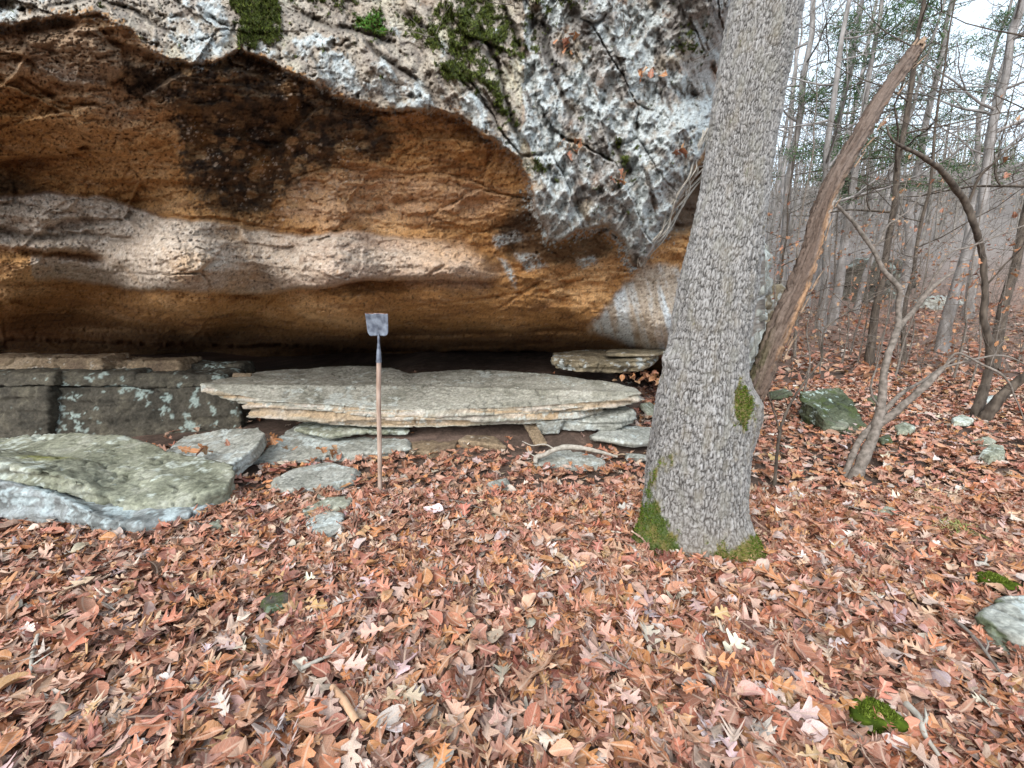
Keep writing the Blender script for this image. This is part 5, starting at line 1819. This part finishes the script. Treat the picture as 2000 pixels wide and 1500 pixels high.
PROT = []
for k, (H, r, lean, nb, first, bl, mt) in enumerate(((13, .11, .05, 18, .28, .26, M_GREY), (11, .075, .12, 16, .3, .26, M_GREY), (15, .13, -.04, 20, .35, .22, M_GREY), (9, .05, .09, 16, .2, .30, M_DARK), (12, .085, -.10, 16, .3, .26, M_DARK), (7, .032, .06, 14, .15, .34, M_TWIG))):
    tb, cb, tips = gen_tree(100 + k, H, r, lean, nb, first, 3, bl)
    PROT.append((mesh_of(tb, 'trunk', mt), mesh_of(cb, 'crown', mt), tips, mt))


def put_tree(k, x, y, rz, sc_, label, group, name='bare_tree', cat='tree'):
    o = empty(name, (x, y, g1(x, y)))
    o.rotation_euler = (0, 0, rz)
    o.scale = (sc_, sc_, sc_)
    tag(o, label, cat, group)
    for me, nm in ((PROT[k][0], 'trunk'), (PROT[k][1], 'crown')):
        c_ = bpy.data.objects.new(nm, me)
        S.collection.objects.link(c_)
        c_.parent = o
    return o


def X_at(px, Y, z=1.6):
    return (px - 1000) / F * (Y * CP - (z - CZ) * SP)


# individually placed trees (pixel column at eye level, distance)
hero = [(1612, 11.5, 0, .95, 2.0, 'pale grey straight trunk rising above the green boulder'), (1722, 8.8, 4, .85, .4, 'dark brown tree curving right, rooted behind the low mossy rock shelf'), (1850, 10.5, 2, .9, 4.0, 'grey tree left of the crooked dark thin tree'),
        (1900, 13., 0, 1.0, 1.0, 'pale trunk right behind the crooked dark thin tree'), (1680, 13.5, 1, 1., 5.1, 'leaning pale trunk just right of the grey straight trunk'), (1575, 9.5, 5, 1., 2.2, 'thin young tree close right of the dead stem'),
        (1800, 9.2, 3, .9, 3.3, 'dark slim tree between forked sapling and crooked dark tree'), (1975, 8.2, 4, .95, 0.2, 'dark tree with forked trunk at the right edge'), (1530, 14.5, 2, 1., 1.4, 'grey trunk close behind the dead stem')]
for (px, Y, k, s_, rz, lab) in hero:
    put_tree(k, X_at(px, Y), Y, rz, s_, lab, None)
TL = {0: 'one of the tall pale grey bare trees standing deep in the woods', 1: 'one of the slim leaning grey bare trees in the woods behind', 2: 'one of the tallest thick-stemmed grey bare trees in the woods behind',
      3: 'one of the short dark-barked bare trees in the woods behind', 4: 'one of the tall dark leaning bare trees in the woods behind', 5: 'one of the smallest thin bare trees standing deep in the woods'}
TG = {0: 'tall pale bare trees', 1: 'slim leaning grey trees', 2: 'tallest grey trees', 3: 'short dark bare trees', 4: 'tall dark leaning trees', 5: 'smallest bare trees'}
rg = np.random.default_rng(77)
for k in range(30):
    Y = rg.uniform(13, 40)
    px = rg.uniform(1440, 2250)
    kk = int(rg.integers(0, 6))
    put_tree(kk, X_at(px, Y), Y, rg.uniform(0, 6.28), rg.uniform(.75, 1.15), TL[kk], TG[kk] + ' in the woods')
for k in range(26):
    Y = rg.uniform(6.5, 12)
    px = rg.uniform(1500, 2200)
    put_tree(5, X_at(px, Y), Y, rg.uniform(0, 6.28), rg.uniform(.3, .62), 'one of the leafless young saplings with thin twigs in front of the woods', 'young saplings before the woods', 'young_sapling', 'sapling')

# pines with needles
def pine(px, Y, H, r, seed, label):
    rg2 = np.random.default_rng(seed)
    tb, cb, tips = gen_tree(seed, H, r, .02, 46, .32, 0, .22, .15, True)
    x = X_at(px, Y)
    o = empty('pine_tree', (x, Y, g1(x, Y)))
    tag(o, label, 'tree')
    tb.build('trunk', M_GREY, o)
    c_ = cb.build('branches', M_DARK, o)
    c_['kind'] = 'stuff'
    sel_ = tips[rg2.random(len(tips)) < .8]
    sel_ = sel_[rg2.random(len(sel_)) < .45]
    P_ = np.repeat(sel_, 70, 0)
    n = len(P_)
    cen = P_ + rg2.normal(size=(n, 3)) * (.20, .20, .07)
    D_ = rg2.normal(size=(n, 3)) + (0, 0, .3)
    D_ /= np.linalg.norm(D_, axis=1)[:, None]
    T_ = np.cross(D_, rg2.normal(size=(n, 3)))
    T_ /= np.linalg.norm(T_, axis=1)[:, None]
    L0 = rg2.uniform(.07, .16, (n, 1))
    V = np.stack([cen - T_ * .012, cen + T_ * .012, cen + D_ * L0 * 1.3], 1).reshape(-1, 3)
    cc_ = np.repeat(np.array([(.07, .13, .055), (.11, .17, .08), (.05, .09, .045)])[rg2.integers(0, 3, n)], 3, 0)
    q_ = make('needles', V, np.arange(3 * n).reshape(-1, 3), M_MOSS, o, col=cc_, smooth=False)
    q_['kind'] = 'stuff'
    return o


pine(1630, 12.5, 11, .13, 1, 'green pine standing beyond the dead stem')
pine(1570, 14, 12, .13, 2, 'pine close to the right edge of the oak trunk')
pine(1745, 13.5, 12, .14, 3, 'tall pine behind the broken tip of the dead stem')
pine(1870, 15, 11, .12, 4, 'green pine above the crooked dark thin tree')
pine(1700, 24, 13, .14, 5, 'farther pine between two pale trunks')

# clusters of dry beech leaves hanging in the understorey
for k, (px, py, Y, n, sx_, lab) in enumerate(((1710, 490, 9, 120, .9, 'young beech with orange dry leaves left of the forked sapling'), (1800, 540, 8.5, 150, .8, 'young beech with russet dry leaves above the far outcrop'), (1935, 560, 6.5, 60, .5, 'beech twig with flat layers of orange leaves at the right'),
                                         (1590, 605, 6.5, 40, .3, 'small beech with orange leaves beside the dead stem'), (1530, 430, 8, 60, .5, 'beech twig with orange leaves between the oak and dead stem'), (1860, 700, 7.5, 60, .6, 'low beech with brown leaves before the far slope'),
                                         (1770, 375, 8, 50, .8, 'sparse brown leaves on thin twigs above the forked sapling'))):
    p = np.array(at1(px, py, Y))
    z0 = g1(p[0], p[1])
    o = empty('beech_sapling', (p[0], p[1], z0))
    tag(o, lab, 'sapling')
    rg2 = np.random.default_rng(200 + k)
    hh = p[2] - z0
    tb = Tubes()
    st_ = curve([(0, 0, -.1), (.05, 0, hh * .4), (-.05, .03, hh * .8), (.03, 0, hh * 1.25)], 14)
    tb.add(st_, np.linspace(.016, .005, 14), 6)
    tb.build('stem', M_TWIG, o)
    tb = Tubes()
    lp = []
    for j in range(16):
        i_ = rg2.integers(5, 13)
        a_ = rg2.uniform(0, 6.28)
        pts_ = twig_tree(tb, st_[i_], (math.cos(a_), math.sin(a_), .15), sx_ * rg2.uniform(.5, 1.1), .004, 2, rg2, 3, .2, (2, 4), 0.)
    tb.build('branches', M_TWIG, o)['kind'] = 'stuff'
    allv = np.concatenate([v_[3:] for v_ in tb.V])
    lp = allv[rg2.integers(0, len(allv), n)]
    dry_leaves(lp, o, rg2, .075)

# far wood and undergrowth: a mass of stems nobody could count
rg = np.random.default_rng(99)
tb = Tubes()
for k in range(1100):
    Y = rg.uniform(22, 60)
    px = rg.uniform(1420, 2300)
    x = X_at(px, Y)
    H = rg.uniform(2.5, 7)
    z = g1(x, Y) if k % 4 == 0 else None
    if z is None:
        z = float(np.clip(Y - 10.5, 0, 42) * .27 + .2 + np.clip(Y - 53, 0, 60) * .06)
    l_ = rg.normal(size=2) * .14 * H
    r_ = rg.uniform(.02, .09)
    tb.add([(x, Y, z - .3), (x + l_[0] * .4, Y, z + H * .5), (x + l_[0], Y + l_[1], z + H)], [r_, r_ * .7, r_ * .15], 3)
    for j in range(7):
        t_ = rg.uniform(.3, .95)
        b0 = np.array([x + l_[0] * t_, Y + l_[1] * t_, z + H * t_])
        dr = rg.normal(size=3) * (1, 1, .5) + (0, 0, .5)
        e_ = b0 + dr * H * .14
        tb.add([b0, (b0 + e_) / 2 + rg.normal(size=3) * .08, e_], [r_ * .35, r_ * .22, .004], 3)
fw = tb.build('far_woods', M_FAR)
tag(fw, 'dense grey mass of leafless trees covering the far hillside', 'woods', None, 'stuff')
tb = Tubes()
for k in range(190):
    Y = rg.uniform(7.5, 20)
    px = rg.uniform(1470, 2250)
    x = X_at(px, Y)
    z = g1(x, Y)
    twig_tree(tb, (x, Y, z), (rg.normal() * .3, rg.normal() * .3, 1), rg.uniform(.4, 1.5), rg.uniform(.004, .011), 2, rg, 3, .3, (2, 5), .3)
ub = tb.build('undergrowth', M_TWIG)
tag(ub, 'tangle of thin leafless brush between the trees', 'brush', None, 'stuff')
n = 2600
Y = rg.uniform(9, 34, n)
px = rg.uniform(1450, 2250, n)
x = (px - 1000) / F * Y * CP
z = gh(x, Y) + rg.exponential(.9, n)
V, U_, F_, C_ = scatter(TPL_F, np.stack([x, Y, z], -1), rg.uniform(.07, .13, n), rg.uniform(0, 6.28, n), rg.uniform(-1, 1, n), rg.uniform(-1, 1, n), np.zeros(n), DRY[rg.integers(0, 4, n)] * .9, rg.integers(0, 5, n))
bl = make('clinging_leaves', V, F_, M_LEAF, None, col=C_, uv=U_)
tag(bl, 'scattered brown leaves clinging to the brush in the woods', 'leaves', None, 'stuff')
tris = sum(sum(len(p.vertices) - 2 for p in m.polygons) if False else len(m.loops) - 2 * len(m.polygons) for m in bpy.data.meshes)
print("TRIS", tris, "OBJ", len(bpy.data.objects))
